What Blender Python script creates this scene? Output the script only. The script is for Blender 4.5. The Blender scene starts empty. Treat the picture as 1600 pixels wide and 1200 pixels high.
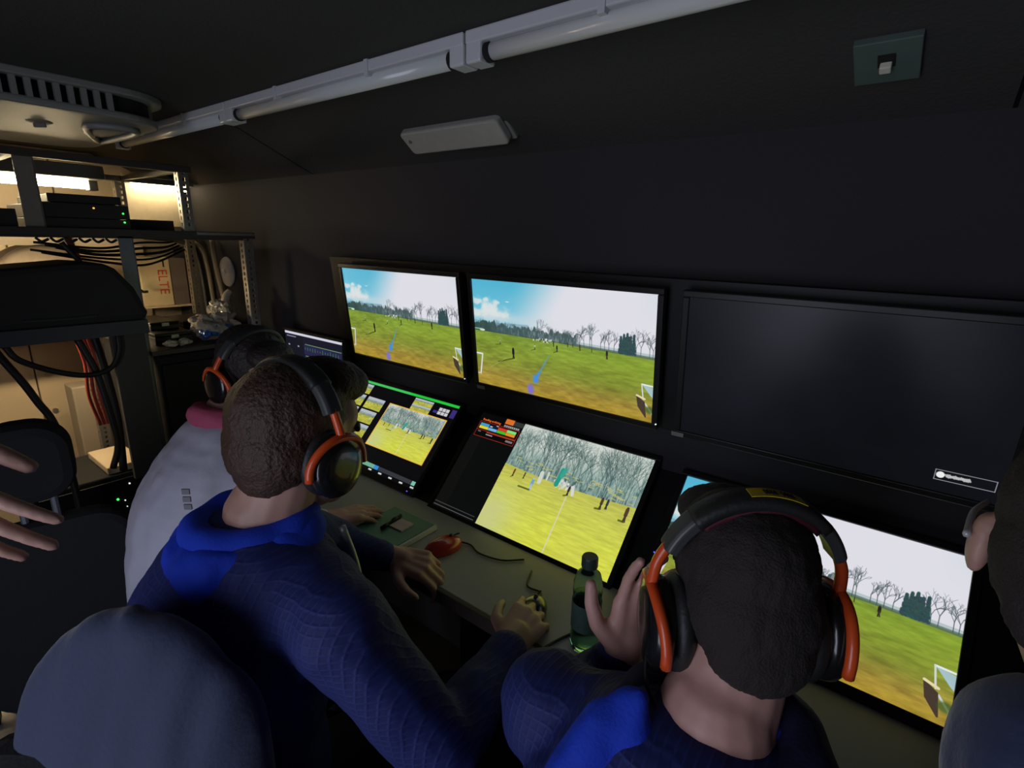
import bpy, bmesh, math, random
import numpy as np
from mathutils import Vector, Matrix, noise
PI = math.pi
random.seed(7)
rng = np.random.default_rng(7)
S = bpy.context.scene
COL = S.collection

# ------------------------------------------------------------------ camera, light, exposure
cam_d = bpy.data.cameras.new('camera')
cam = bpy.data.objects.new('camera', cam_d)
COL.objects.link(cam)
right = Vector((.7886, .6144, .02502)); down = Vector((.18154, -.19375, -.96411)); fwd = Vector((-.5875, .76483, -.26433))
rot = Matrix((right, -down, -fwd)).transposed()
cam.matrix_world = Matrix.Translation((1.2421, -1.1273, 1.4658)) @ rot.to_4x4()
cam_d.sensor_fit = 'HORIZONTAL'; cam_d.sensor_width = 36.0
cam_d.lens = 816.59 / 1600 * 36.0
cam_d.clip_start = .02
S.camera = cam
S.view_settings.view_transform = 'Standard'
S.view_settings.look = 'None'
S.view_settings.gamma = 1
S.view_settings.use_curve_mapping = False
S.view_settings.exposure = 0.0
W = bpy.data.worlds.new('world'); S.world = W; W.use_nodes = True
W.node_tree.nodes['Background'].inputs[0].default_value = (.55, .62, .8, 1)
W.node_tree.nodes['Background'].inputs[1].default_value = .35
# dull daylight that comes in through the open rear doorway behind the photographer
ld = bpy.data.lights.new('doorway_daylight', 'AREA'); ld.shape = 'RECTANGLE'; ld.size = .8; ld.size_y = 1.5
ld.energy = 12.0; ld.color = (.78, .82, 1.0)
lo = bpy.data.objects.new('doorway_daylight', ld); COL.objects.link(lo)
lo.location = (.9, -2.28, 1.0); lo.rotation_euler = (PI / 2, 0, .12)

# ------------------------------------------------------------------ helpers
def V(*a): return Vector(a)
def srgb(r, g, b):
    f = lambda c: (c / 255) / 12.92 if c <= 10 else ((c / 255 + .055) / 1.055) ** 2.4
    return (f(r), f(g), f(b), 1)

MATS = {}
def mat(name, col, rough=.6, metal=0, bump=0, scale=40, var=.12, emit=None, estr=1, trans=0, ior=1.45, alpha=1, coat=0, sheen=0, pattern=None, spec=.5):
    if name in MATS: return MATS[name]
    m = bpy.data.materials.new(name); m.use_nodes = True
    nt = m.node_tree; p = nt.nodes['Principled BSDF']
    p.inputs['Roughness'].default_value = rough; p.inputs['Metallic'].default_value = metal
    p.inputs['Specular IOR Level'].default_value = spec
    c = tuple(col[:3]) + (1,)
    tc = nt.nodes.new('ShaderNodeTexCoord')
    nz = nt.nodes.new('ShaderNodeTexNoise'); nz.inputs['Scale'].default_value = scale; nz.inputs['Detail'].default_value = 4
    nt.links.new(tc.outputs['Object'], nz.inputs['Vector'])
    mx = nt.nodes.new('ShaderNodeMix'); mx.data_type = 'RGBA'
    mx.inputs[6].default_value = tuple(x * (1 - var) for x in c[:3]) + (1,)
    mx.inputs[7].default_value = tuple(min(1, x * (1 + var)) for x in c[:3]) + (1,)
    nt.links.new(nz.outputs['Fac'], mx.inputs[0])
    out = mx.outputs[2]
    hgt = nz.outputs['Fac']
    if pattern:
        sc, strength = pattern
        last = None
        for ax in ('X', 'Z'):
            wv = nt.nodes.new('ShaderNodeTexWave'); wv.bands_direction = ax; wv.inputs['Scale'].default_value = sc
            wv.inputs['Distortion'].default_value = .6
            wv.inputs['Detail'].default_value = 1
            nt.links.new(tc.outputs['Object'], wv.inputs['Vector'])
            pw = nt.nodes.new('ShaderNodeMath'); pw.operation = 'POWER'; pw.inputs[1].default_value = 6
            nt.links.new(wv.outputs['Fac'], pw.inputs[0])
            if last is None: last = pw.outputs[0]
            else:
                mm = nt.nodes.new('ShaderNodeMath'); mm.operation = 'MAXIMUM'
                nt.links.new(last, mm.inputs[0]); nt.links.new(pw.outputs[0], mm.inputs[1]); last = mm.outputs[0]
        m2 = nt.nodes.new('ShaderNodeMix'); m2.data_type = 'RGBA'
        sm = nt.nodes.new('ShaderNodeMath'); sm.operation = 'MULTIPLY'; sm.inputs[1].default_value = strength
        nt.links.new(last, sm.inputs[0]); nt.links.new(sm.outputs[0], m2.inputs[0])
        nt.links.new(out, m2.inputs[6]); m2.inputs[7].default_value = tuple(min(1, x * 2.2 + .02) for x in c[:3]) + (1,)
        out = m2.outputs[2]; hgt = last
    nt.links.new(out, p.inputs['Base Color'])
    if bump:
        b = nt.nodes.new('ShaderNodeBump'); b.inputs['Strength'].default_value = bump; b.inputs['Distance'].default_value = .004
        nt.links.new(hgt, b.inputs['Height']); nt.links.new(b.outputs['Normal'], p.inputs['Normal'])
    if emit:
        p.inputs['Emission Color'].default_value = tuple(emit[:3]) + (1,); p.inputs['Emission Strength'].default_value = estr
    if trans:
        p.inputs['Transmission Weight'].default_value = trans; p.inputs['IOR'].default_value = ior
    if alpha < 1: p.inputs['Alpha'].default_value = alpha
    if coat: p.inputs['Coat Weight'].default_value = coat
    if sheen: p.inputs['Sheen Weight'].default_value = sheen
    MATS[name] = m
    return m

def BM(): return bmesh.new()
def wloc(o):
    v = Vector((0, 0, 0))
    while o: v += o.location; o = o.parent
    return v
def obj(name, bm, m, parent=None, smooth=False, bevel=0, origin=None):
    me = bpy.data.meshes.new(name)
    bmesh.ops.recalc_face_normals(bm, faces=bm.faces)
    off = wloc(parent) if parent else Vector(origin or (0, 0, 0))
    bmesh.ops.translate(bm, verts=bm.verts, vec=-off)
    if smooth:
        for f in bm.faces: f.smooth = True
    bm.to_mesh(me); bm.free()
    for x in (m if isinstance(m, (list, tuple)) else [m]): me.materials.append(x)
    o = bpy.data.objects.new(name, me); COL.objects.link(o)
    if parent: o.parent = parent
    elif origin: o.location = origin
    if bevel:
        b = o.modifiers.new('bevel', 'BEVEL'); b.width = bevel; b.segments = 2; b.limit_method = 'ANGLE'
    return o
def tag(o, label, cat, group=None):
    o['label'] = label; o['category'] = cat
    if group: o['group'] = group
    return o
def thing(name, label, cat, loc=(0, 0, 0), group=None):
    o = bpy.data.objects.new(name, None); COL.objects.link(o); o.location = loc; o.empty_display_size = .05
    return tag(o, label, cat, group)
def struct(name, bm, m, **k):
    o = obj(name, bm, m, **k); o['kind'] = 'structure'; return o
def box(bm, lo, hi, M=None):
    lo, hi = Vector(lo), Vector(hi)
    vs = [bm.verts.new((x, y, z)) for x in (lo.x, hi.x) for y in (lo.y, hi.y) for z in (lo.z, hi.z)]
    for f in ((0, 1, 3, 2), (4, 6, 7, 5), (0, 4, 5, 1), (2, 3, 7, 6), (0, 2, 6, 4), (1, 5, 7, 3)):
        bm.faces.new([vs[i] for i in f])
    if M is not None: bmesh.ops.transform(bm, matrix=M, verts=vs)
    return vs
def cbox(bm, c, s, M=None):
    c, s = Vector(c), Vector(s) / 2
    return box(bm, c - s, c + s, M)
def prism(bm, pts, h, M=None, axis='Z'):
    """closed outline in 2D extruded h"""
    def mk(p, t):
        return {'Z': (p[0], p[1], t), 'X': (t, p[0], p[1]), 'Y': (p[0], t, p[1])}[axis]
    a = [bm.verts.new(mk(p, h[0])) for p in pts]; b = [bm.verts.new(mk(p, h[1])) for p in pts]
    bm.faces.new(a); bm.faces.new(b[::-1])
    n = len(pts)
    for i in range(n): bm.faces.new([a[i], b[i], b[(i + 1) % n], a[(i + 1) % n]])
    if M is not None: bmesh.ops.transform(bm, matrix=M, verts=a + b)
    return a + b
def rrect(x0, y0, x1, y1, r, n=5):
    out = []
    for cx, cy, a0 in ((x1 - r, y1 - r, 0), (x0 + r, y1 - r, PI / 2), (x0 + r, y0 + r, PI), (x1 - r, y0 + r, 1.5 * PI)):
        for i in range(n + 1):
            a = a0 + PI / 2 * i / n
            out.append((cx + r * math.cos(a), cy + r * math.sin(a)))
    return out
def basis(d):
    d = Vector(d).normalized()
    a = Vector((0, 0, 1)) if abs(d.z) < .9 else Vector((1, 0, 0))
    u = d.cross(a).normalized(); return u, d.cross(u).normalized(), d
def ring(bm, c, u, v, r, n, r2=None):
    r2 = r if r2 is None else r2
    return [bm.verts.new(Vector(c) + u * (r * math.cos(2 * PI * i / n)) + v * (r2 * math.sin(2 * PI * i / n))) for i in range(n)]
def bridge(bm, a, b):
    n = len(a)
    for i in range(n): bm.faces.new([a[i], a[(i + 1) % n], b[(i + 1) % n], b[i]])
def cyl(bm, p0, p1, r0, r1=None, n=16, cap=True):
    r1 = r0 if r1 is None else r1
    p0, p1 = Vector(p0), Vector(p1); u, v, d = basis(p1 - p0)
    a = ring(bm, p0, u, v, r0, n); b = ring(bm, p1, u, v, r1, n); bridge(bm, a, b)
    if cap: bm.faces.new(a[::-1]); bm.faces.new(b)
def lathe(bm, prof, M=None, n=24):
    """prof list of (r,z)"""
    rs = []; vs = []
    for r, z in prof:
        q = [bm.verts.new((r * math.cos(2 * PI * i / n), r * math.sin(2 * PI * i / n), z)) for i in range(n)]
        rs.append(q); vs += q
    for a, b in zip(rs, rs[1:]): bridge(bm, a, b)
    bm.faces.new(rs[0][::-1]); bm.faces.new(rs[-1])
    if M is not None: bmesh.ops.transform(bm, matrix=M, verts=vs)
def caps(bm, p0, p1, r0, r1, n=14):
    p0, p1 = Vector(p0), Vector(p1)
    if (p1 - p0).length < 1e-6: p1 = p0 + Vector((0, 0, 1e-4))
    u, v, d = basis(p1 - p0)
    st = []
    for i in range(1, 5): a = -PI / 2 + i * PI / 8; st.append((p0 + d * (r0 * math.sin(a)), r0 * math.cos(a)))
    for i in range(0, 4): a = i * PI / 8; st.append((p1 + d * (r1 * math.sin(a)), r1 * math.cos(a)))
    rs = [ring(bm, c, u, v, r, n) for c, r in st]
    for a, b in zip(rs, rs[1:]): bridge(bm, a, b)
    t0 = bm.verts.new(p0 - d * r0); t1 = bm.verts.new(p1 + d * r1)
    for i in range(n):
        bm.faces.new([t0, rs[0][(i + 1) % n], rs[0][i]]); bm.faces.new([t1, rs[-1][i], rs[-1][(i + 1) % n]])
def ell(bm, c, r, M=None, seg=18):
    q = bmesh.ops.create_uvsphere(bm, u_segments=seg, v_segments=12, radius=1)
    vs = q['verts']
    bmesh.ops.scale(bm, vec=Vector(r), verts=vs)
    bmesh.ops.translate(bm, vec=Vector(c), verts=vs)
    if M is not None: bmesh.ops.transform(bm, matrix=M, verts=vs)
    return vs
def spline(pts, n=8):
    pts = [Vector(p) for p in pts]; out = []
    P = [pts[0] * 2 - pts[1]] + pts + [pts[-1] * 2 - pts[-2]]
    for i in range(1, len(P) - 2):
        for k in range(n):
            t = k / n; a, b, c, d = P[i - 1], P[i], P[i + 1], P[i + 2]
            out.append(.5 * ((2 * b) + (c - a) * t + (2 * a - 5 * b + 4 * c - d) * t * t + (3 * b - a - 3 * c + d) * t ** 3))
    return out + [pts[-1]]
def tube(bm, pts, r, n=8, sm=8, flat=None):
    pts = spline(pts, sm) if sm else [Vector(p) for p in pts]
    rs = []; pu = None
    for i, p in enumerate(pts):
        d = (pts[min(i + 1, len(pts) - 1)] - pts[max(i - 1, 0)]).normalized()
        if pu is None: u, v, _ = basis(d)
        else:
            u = (pu - d * pu.dot(d)).normalized(); v = d.cross(u)
        pu = u
        rr = r(i / (len(pts) - 1)) if callable(r) else r
        rs.append(ring(bm, p, u, v, rr, n, flat if flat else None))
    for a, b in zip(rs, rs[1:]): bridge(bm, a, b)
    bm.faces.new(rs[0][::-1]); bm.faces.new(rs[-1])
def remesh(name, bm, m, parent, voxel=.005, it=4, fac=.5, wrinkle=None, keep=None, origin=None):
    """union of closed shapes -> one continuous smooth mesh"""
    me = bpy.data.meshes.new(name); bmesh.ops.recalc_face_normals(bm, faces=bm.faces); bm.to_mesh(me); bm.free()
    t = bpy.data.objects.new(name + '_tmp', me); COL.objects.link(t)
    r = t.modifiers.new('r', 'REMESH'); r.mode = 'VOXEL'; r.voxel_size = voxel; r.use_smooth_shade = True
    s = t.modifiers.new('s', 'SMOOTH'); s.factor = fac; s.iterations = it
    dg = bpy.context.evaluated_depsgraph_get()
    nm = bpy.data.meshes.new_from_object(t.evaluated_get(dg), depsgraph=dg)
    bpy.data.objects.remove(t); bpy.data.meshes.remove(me)
    nm.name = name
    n = len(nm.vertices)
    co = np.empty(n * 3, np.float32); nm.vertices.foreach_get('co', co); co = co.reshape(-1, 3)
    if wrinkle:
        no = np.empty(n * 3, np.float32); nm.vertices.foreach_get('normal', no); no = no.reshape(-1, 3)
        for amp, sc, st in wrinkle:
            sv = Vector(st)
            d = np.array([noise.noise(Vector((c[0] * sc * sv.x, c[1] * sc * sv.y, c[2] * sc * sv.z))) for c in co], np.float32)
            co = co + no * (d * amp)[:, None]
    off = wloc(parent) if parent else Vector(origin or (0, 0, 0))
    co = co - np.array(off, np.float32)
    nm.vertices.foreach_set('co', co.astype(np.float32).ravel()); nm.update()
    nm.materials.clear(); nm.materials.append(m)
    nm.polygons.foreach_set('material_index', np.zeros(len(nm.polygons), np.int32))
    nm.polygons.foreach_set('use_smooth', np.ones(len(nm.polygons), bool))
    o = bpy.data.objects.new(name, nm); COL.objects.link(o)
    if parent: o.parent = parent
    elif origin: o.location = origin
    return o
def text(name, s, size, M, m, parent, align='LEFT', depth=.0004):
    cu = bpy.data.curves.new(name, 'FONT'); cu.body = s; cu.size = size; cu.align_x = align; cu.extrude = depth
    cu.resolution_u = 2
    q = bpy.data.objects.new(name + '_tmp', cu); COL.objects.link(q)
    dg = bpy.context.evaluated_depsgraph_get()
    me = bpy.data.meshes.new_from_object(q.evaluated_get(dg), depsgraph=dg); me.name = name
    bpy.data.objects.remove(q); bpy.data.curves.remove(cu)
    me.materials.clear(); me.materials.append(m)
    o = bpy.data.objects.new(name, me); COL.objects.link(o)
    o.parent = parent; o.matrix_local = Matrix.Translation(-wloc(parent)) @ M
    return o

# ------------------------------------------------------------------ materials
M_ceil = mat('black_headliner', (.058, .056, .054), .95, bump=.3, scale=160, spec=.15)
M_wall = mat('black_wall_lining', (.035, .034, .040), .8, bump=.15, scale=120, spec=.2)
M_panel = mat('black_console_panel', (.006, .006, .007), .5, spec=.3)
M_floor = mat('black_rubber_floor', (.012, .012, .012), .8, bump=.3, scale=90)
M_desk = mat('grey_laminate', (.36, .355, .37), .45, scale=60, var=.06)
M_deskedge = mat('brown_edge_band', (.05, .035, .028), .6)
M_bez = mat('black_plastic', (.010, .010, .011), .38, spec=.4)
M_bezd = mat('matt_black_plastic', (.012, .012, .013), .6, bump=.05, scale=300, spec=.3)
M_white = mat('white_enamel', (.62, .63, .64), .4, var=.04)
M_tube = mat('unlit_tube_glass', (.72, .74, .72), .15, var=.03)
M_acw = mat('off_white_plastic', (.21, .21, .195), .5, var=.04)
M_dark = mat('dark_void', (.008, .008, .008), .9)
M_grey = mat('grey_steel', (.22, .23, .26), .45, metal=.6, scale=80)
M_galv = mat('galvanised_steel', (.46, .44, .40), .38, metal=.85, scale=60)
M_cream = mat('cream_panel', (.55, .44, .30), .55, var=.08, scale=6)
M_creamd = mat('taupe_panel', (.30, .25, .19), .6, var=.08, scale=6)
M_cable = mat('black_cable', (.012, .011, .011), .5)
M_red = mat('red_cable', (.55, .07, .04), .5)
M_skin = mat('skin', (.52, .30, .235), .5, bump=.04, scale=200, var=.06)
M_skin2 = mat('skin_ruddy', (.55, .30, .25), .5, bump=.04, scale=200, var=.06)
M_brown = mat('brown_hair', (.055, .028, .016), .6, bump=.9, scale=190, var=.4)
M_dkhair = mat('dark_brown_hair', (.020, .014, .012), .8, bump=.5, scale=420, var=.35)
M_blkhair = mat('black_brown_hair', (.022, .015, .012), .6, bump=.9, scale=130, var=.4)
M_navy = mat('navy_quilted_fabric', (.008, .016, .115), .75, bump=.25, scale=60, pattern=(30, .2))
M_navyp = mat('navy_fabric', (.010, .013, .055), .8, bump=.2, scale=200)
M_blue = mat('royal_blue_fleece', (.006, .045, .58), .85, bump=.2, scale=250, var=.08)
M_lav = mat('white_shell_fabric', (.56, .55, .66), .7, bump=.15, scale=120, var=.04)
M_pink = mat('pink_fabric', (.52, .09, .17), .8, bump=.15, scale=200)
M_purple = mat('purple_fabric', (.20, .03, .20), .8)
M_slate = mat('slate_blue_fabric', (.024, .035, .088), .8, bump=.2, scale=150, sheen=.3)
M_blackcl = mat('black_cloth', (.012, .012, .014), .85, bump=.2, scale=200)
M_orange = mat('orange_plastic', (.72, .085, .015), .35, coat=.3)
M_hp = mat('black_earcup', (.010, .010, .010), .25, coat=.5)
M_pad = mat('black_leatherette', (.018, .018, .018), .55, bump=.2, scale=180)
M_hpg = mat('dark_grey_plastic', (.05, .055, .055), .4)
M_yel = mat('yellow_tape', (.62, .45, .02), .5)
M_eye = mat('eye_white', (.6, .6, .58), .2)
M_iris = mat('iris_brown', (.03, .015, .01), .2)
M_lip = mat('lips', (.42, .14, .12), .5)

# ------------------------------------------------------------------ room
FW = .05            # front wall plane
CZ = 1.815
bm = BM(); box(bm, (-2.0, FW, 0), (2.3, FW + .06, 1.69)); struct('wall_front', bm, M_wall)
bm = BM(); box(bm, (-2.0, -2.3, -.05), (2.3, FW + .06, 0)); struct('floor', bm, M_floor)
bm = BM(); box(bm, (-2.0, -2.3, CZ), (2.3, -.25, CZ + .05)); struct('ceiling', bm, M_ceil)
bm = BM(); prism(bm, [(-.25, CZ), (FW, 1.684), (FW + .06, 1.684), (FW + .06, CZ + .05), (-.25, CZ + .05)], (-2.0, 2.3), axis='X'); struct('ceiling_slope', bm, M_ceil)
bm = BM(); box(bm, (-2.06, -2.3, 0), (-2.0, FW + .06, CZ)); struct('wall_left', bm, M_creamd)
bm = BM(); box(bm, (2.3, -2.3, 0), (2.36, FW + .06, CZ)); struct('wall_right', bm, M_wall)
bm = BM()
box(bm, (-2.0, -2.36, 0), (.45, -2.3, CZ)); box(bm, (1.35, -2.36, 0), (2.3, -2.3, CZ)); box(bm, (.45, -2.36, 1.78), (1.35, -2.3, CZ))
struct('wall_back', bm, M_wall)
# seams of the headliner boards at the slope
for i, sx in enumerate((-.62, 1.3)):
    bm = BM(); prism(bm, [(-.25, CZ - .001), (FW, 1.683), (FW, 1.685), (-.25, CZ + .002)], (sx, sx + .006), axis='X'); struct('trim_%d' % (i + 2), bm, M_panel)

# ------------------------------------------------------------------ pictures shown by the monitors (painted pixel by pixel in numpy)
def vnoise(h, w, fy, fx, seed=0):
    r = np.random.default_rng(seed)
    g = r.random((int(fy) + 3, int(fx) + 3))
    y = np.linspace(0, fy, h, endpoint=False)[:, None]; x = np.linspace(0, fx, w, endpoint=False)[None, :]
    yi = y.astype(int); xi = x.astype(int); ty = y - yi; tx = x - xi
    ty = ty * ty * (3 - 2 * ty); tx = tx * tx * (3 - 2 * tx)
    return (g[yi, xi] * (1 - ty) * (1 - tx) + g[yi + 1, xi] * ty * (1 - tx) + g[yi, xi + 1] * (1 - ty) * tx + g[yi + 1, xi + 1] * ty * tx)
def fbm(h, w, fy, fx, seed=0, o=4):
    s = 0; a = 1; t = 0
    for i in range(o): s = s + a * vnoise(h, w, fy * 2 ** i, fx * 2 ** i, seed + i); t += a; a *= .5
    return s / t
class Pic:
    def __init__(s, w, h, col=(0, 0, 0)):
        s.w, s.h = w, h; s.a = np.zeros((h, w, 3)) + np.array(col, float)
        s.V, s.U = np.meshgrid((np.arange(h) + .5) / h, (np.arange(w) + .5) / w, indexing='ij')
        s.asp = w / h
    def put(s, mask, col, al=1.):
        m = (np.clip(mask, 0, 1) * al)[..., None]; s.a = s.a * (1 - m) + np.array(col, float) * m
    def win(s, u0, v0, u1, v1, pad=3):
        x0 = max(0, int(u0 * s.w) - pad); x1 = min(s.w, int(u1 * s.w) + pad + 1); y0 = max(0, int(v0 * s.h) - pad); y1 = min(s.h, int(v1 * s.h) + pad + 1)
        return slice(y0, max(y0, y1)), slice(x0, max(x0, x1))
    def line(s, u0, v0, u1, v1, wd, col, al=1.):
        """wd in fractions of the picture's height"""
        sy, sx = s.win(min(u0, u1) - wd, min(v0, v1) - wd, max(u0, u1) + wd, max(v0, v1) + wd)
        U = s.U[sy, sx] * s.asp; Vv = s.V[sy, sx]
        ax, ay, bx, by = u0 * s.asp, v0, u1 * s.asp, v1
        dx, dy = bx - ax, by - ay; L = dx * dx + dy * dy + 1e-12
        t = np.clip(((U - ax) * dx + (Vv - ay) * dy) / L, 0, 1)
        d = np.hypot(U - ax - t * dx, Vv - ay - t * dy)
        m = (np.clip((wd / 2 - d) * s.h + .5, 0, 1) * al)[..., None]
        s.a[sy, sx] = s.a[sy, sx] * (1 - m) + np.array(col, float) * m
    def ell(s, u, v, ru, rv, col, al=1., soft=.15):
        sy, sx = s.win(u - ru * 1.3, v - rv * 1.3, u + ru * 1.3, v + rv * 1.3)
        d = np.hypot((s.U[sy, sx] - u) / ru, (s.V[sy, sx] - v) / rv)
        m = (np.clip((1 - d) / soft + .5, 0, 1) * al)[..., None]
        s.a[sy, sx] = s.a[sy, sx] * (1 - m) + np.array(col, float) * m
    def rect(s, u0, v0, u1, v1, col, al=1.):
        sy, sx = slice(int(round(v0 * s.h)), int(round(v1 * s.h))), slice(int(round(u0 * s.w)), int(round(u1 * s.w)))
        s.a[sy, sx] = s.a[sy, sx] * (1 - al) + np.array(col, float) * al
    def paste(s, u0, v0, u1, v1, pic):
        y0, y1, x0, x1 = int(round(v0 * s.h)), int(round(v1 * s.h)), int(round(u0 * s.w)), int(round(u1 * s.w))
        yy = (np.linspace(0, .999, max(1, y1 - y0)) * pic.h).astype(int); xx = (np.linspace(0, .999, max(1, x1 - x0)) * pic.w).astype(int)
        s.a[y0:y1, x0:x1] = pic.a[yy][:, xx]
    def tree(s, u, v, h, col, seed, al=.85, wd=.006):
        r = random.Random(seed)
        def br(x, y, ang, L, w, dep):
            x2 = x + math.sin(ang) * L / s.asp; y2 = y - math.cos(ang) * L
            s.line(x, y, x2, y2, w, col, al)
            if dep:
                for k in range(3 if dep > 2 else 2): br(x2, y2, ang + r.uniform(-.65, .65), L * r.uniform(.55, .85), w * .7, dep - 1)
        br(u, v, r.uniform(-.06, .06), h * .42, wd, 4)
    def man(s, u, v, h, top, leg, sh=None):
        s.line(u, v - h * .45, u, v - h * .8, h * .26, top); s.ell(u, v - h * .92, h * .09 / s.asp, h * .09, leg)
        s.line(u - h * .05 / s.asp, v, u, v - h * .45, h * .11, leg); s.line(u + h * .09 / s.asp, v - h * .02, u, v - h * .45, h * .11, leg)
        if sh: s.line(u, v, u + sh[0], v + sh[1], h * .14, (70, 80, 25), .8)
    def image(s, name):
        im = bpy.data.images.new(name, s.w, s.h)
        buf = np.ones((s.h, s.w, 4), np.float32); buf[..., :3] = np.clip(s.a, 0, 255)[::-1] / 255
        im.pixels.foreach_set(buf.ravel()); im.update(); im.pack()
        return im

def field_feed(w=1024, h=576):
    p = Pic(w, h); U, Vv = p.U, p.V
    sky = np.zeros((h, w, 3))
    t = np.clip((U - .18 + (Vv - .2) * .35) / .36, 0, 1)[..., None]; t = t * t * (3 - 2 * t)
    vb = np.clip(Vv / .42, 0, 1)[..., None]
    blue = np.array((82, 178, 208.)) * (1 - vb) + np.array((120, 196, 218.)) * vb
    sky = blue * (1 - t) + np.array((222, 221, 229.)) * t
    edge = np.clip((U - .9) / .1, 0, 1)[..., None] * np.clip(1 - Vv / .25, 0, 1)[..., None] * .35
    sky = sky * (1 - edge) + np.array((190, 212, 218.)) * edge
    p.a = sky
    cl = fbm(h, w, 5, 7, 3, 5)
    m = np.clip((cl - .46) * 6, 0, 1) * np.exp(-((Vv - .27) / .09) ** 2) * np.clip((.30 - U) / .18, 0, 1)
    p.put(m * 1.2, (222, 226, 226)); p.put(np.exp(-((Vv - .33) / .045) ** 2) * np.clip((.55 - U) / .35, 0, 1), (200, 214, 218), .75)
    pf = fbm(h, w, 26, 40, 91, 4)
    cm = np.zeros((h, w))
    for cu, cv, ru, rv in ((.024, .20, .03, .032), (.085, .175, .018, .02), (.15, .195, .02, .03), (.10, .258, .062, .05), (.05, .30, .07, .04), (.16, .30, .07, .03), (.225, .178, .013, .009)):
        cm = np.maximum(cm, np.clip(1.25 - np.hypot((U - cu) / ru, (Vv - cv) / rv) + (pf - .5) * 1.5, 0, 1))
    p.put(np.clip(cm * 1.6, 0, 1), (218, 224, 224), .85)
    # distant hills
    hl = .355 + .02 * np.sin(U * 9 + 1) + U * .06
    p.put(np.clip((Vv - hl) * h / 2, 0, 1) * (U < .35), (120, 150, 165), .55)
    # grass
    hz = .464 + .016 * U ** 2
    g = np.clip((Vv - hz) / (1 - hz), 0, 1)
    stops = [(0, (124, 150, 58)), (.12, (128, 152, 54)), (.35, (128, 146, 52)), (.55, (130, 138, 52)), (.72, (146, 134, 56)), (.85, (162, 138, 56)), (1, (164, 138, 48))]
    gc = np.stack([np.interp(g, [s_[0] for s_ in stops], [s_[1][k] for s_ in stops]) for k in range(3)], -1)
    n1 = fbm(h, w, 60, 24, 11, 4)[..., None]; n2 = fbm(h, w, 10, 4, 12, 3)[..., None]
    gc = gc * (.72 + .36 * n1 + .2 * n2)
    gr = np.clip((U - .45) * 1.2, 0, 1)[..., None] * np.clip(1 - g * 1.25, 0, 1)[..., None] * .5
    gc = gc * (1 - gr) + np.array((150, 172, 44.)) * gr
    dirt = (np.clip((fbm(h, w, 30, 16, 21, 4) - .5) * 5, 0, 1) * np.exp(-((Vv - .86 - .06 * np.sin(U * 3)) / .05) ** 2))[..., None] * .35
    gc = gc * (1 - dirt) + np.array((118, 96, 40.)) * dirt
    mk = np.clip((Vv - hz) * h + .5, 0, 1)[..., None]
    p.a = p.a * (1 - mk) + gc * mk
    # wood along the horizon, then bare trees and the evergreen clump
    top = .385 + .02 * (fbm(1, w, 1, 60, 5, 4)[0] - .5) * 4 + np.where(np.arange(w) / w > .63, .07, 0)
    wood = np.clip((Vv - top[None, :]) * h / 5, 0, 1) * np.clip((hz + .012 - Vv) * h / 2, 0, 1)
    tx = fbm(h, w, 30, 140, 8, 3)
    p.put(wood * np.clip((.64 - U) * 40, 0, 1) * np.clip(.45 + .9 * tx, 0, 1), (62, 84, 84), .95)
    p.put(wood * np.clip((.2 - U) * 8, 0, 1), (48, 70, 62), .7)
    p.put(np.clip((Vv - (hz - .012)) * h / 2, 0, 1) * np.clip((hz + .014 - Vv) * h / 2, 0, 1) * (U > .6), (78, 104, 92), .8)
    p.put(np.clip((Vv - (hz - .03)) * h / 2, 0, 1) * np.clip((hz - .01 - Vv) * h / 2, 0, 1) * (U > .62), (150, 176, 172), .6)
    r = random.Random(4)
    for k in range(46):
        u = r.uniform(.02, .64); p.tree(u, .468, r.uniform(.06, .1), (70, 86, 86), k, .5, .004)
    for u, hh in ((.418, .17), (.636, .16), (.66, .13), (.69, .165), (.70, .15), (.745, .12), (.765, .13), (.785, .12), (.81, .12), (.915, .13), (.935, .155), (.975, .14), (.99, .13)):
        p.tree(u, .478, hh, (66, 80, 84), int(u * 1000), .75, .005)
    for k, (u, hh, ww) in enumerate(((.842, .125, .016), (.856, .145, .018), (.872, .155, .020), (.888, .135, .016), (.903, .15, .014), (.864, .12, .02), (.88, .13, .02))):
        for q in range(46):
            t_ = q / 45; vv = .476 - hh * t_; sp = ww * (1 - t_ * .95)
            for e in range(3):
                uu = u + r.uniform(-sp, sp) * .62
                p.ell(uu, vv + r.uniform(-.004, .004), .0045, .008, (40 + r.randint(0, 22), 64 + r.randint(0, 24), 72 + r.randint(0, 12)), .75, .6)
    # players, goals, dug-out, flare on the lens of that far camera
    for u, v, hh, c1, c2, sh in ((.249, .689, .10, (24, 26, 36), (34, 34, 40), (-.10, .058)), (.167, .575, .05, (150, 160, 150), (70, 90, 50), (-.03, .01)), (.384, .57, .048, (186, 190, 160), (60, 70, 50), (-.022, .012)), (.513, .555, .055, (30, 36, 34), (40, 46, 40), (-.02, .012)), (.494, .515, .045, (60, 56, 56), (50, 50, 44), None), (.776, .545, .07, (40, 36, 30), (60, 50, 40), None), (.417, .495, .035, (60, 66, 40), (50, 60, 36), None), (.573, .498, .04, (70, 56, 40), (60, 60, 40), None), (.638, .512, .05, (80, 60, 40), (66, 56, 40), None), (.60, .494, .03, (60, 60, 44), (60, 60, 44), None), (.70, .51, .03, (70, 80, 40), (60, 60, 40), None)):
        p.man(u, v, hh, c1, c2, sh)
    for k in range(26): p.ell(.44 + r.gauss(0, .03), .475 + r.uniform(-.012, .014), .0035, .009, r.choice(((220, 222, 210), (200, 205, 200), (70, 80, 60))), .9, .4)
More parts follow.
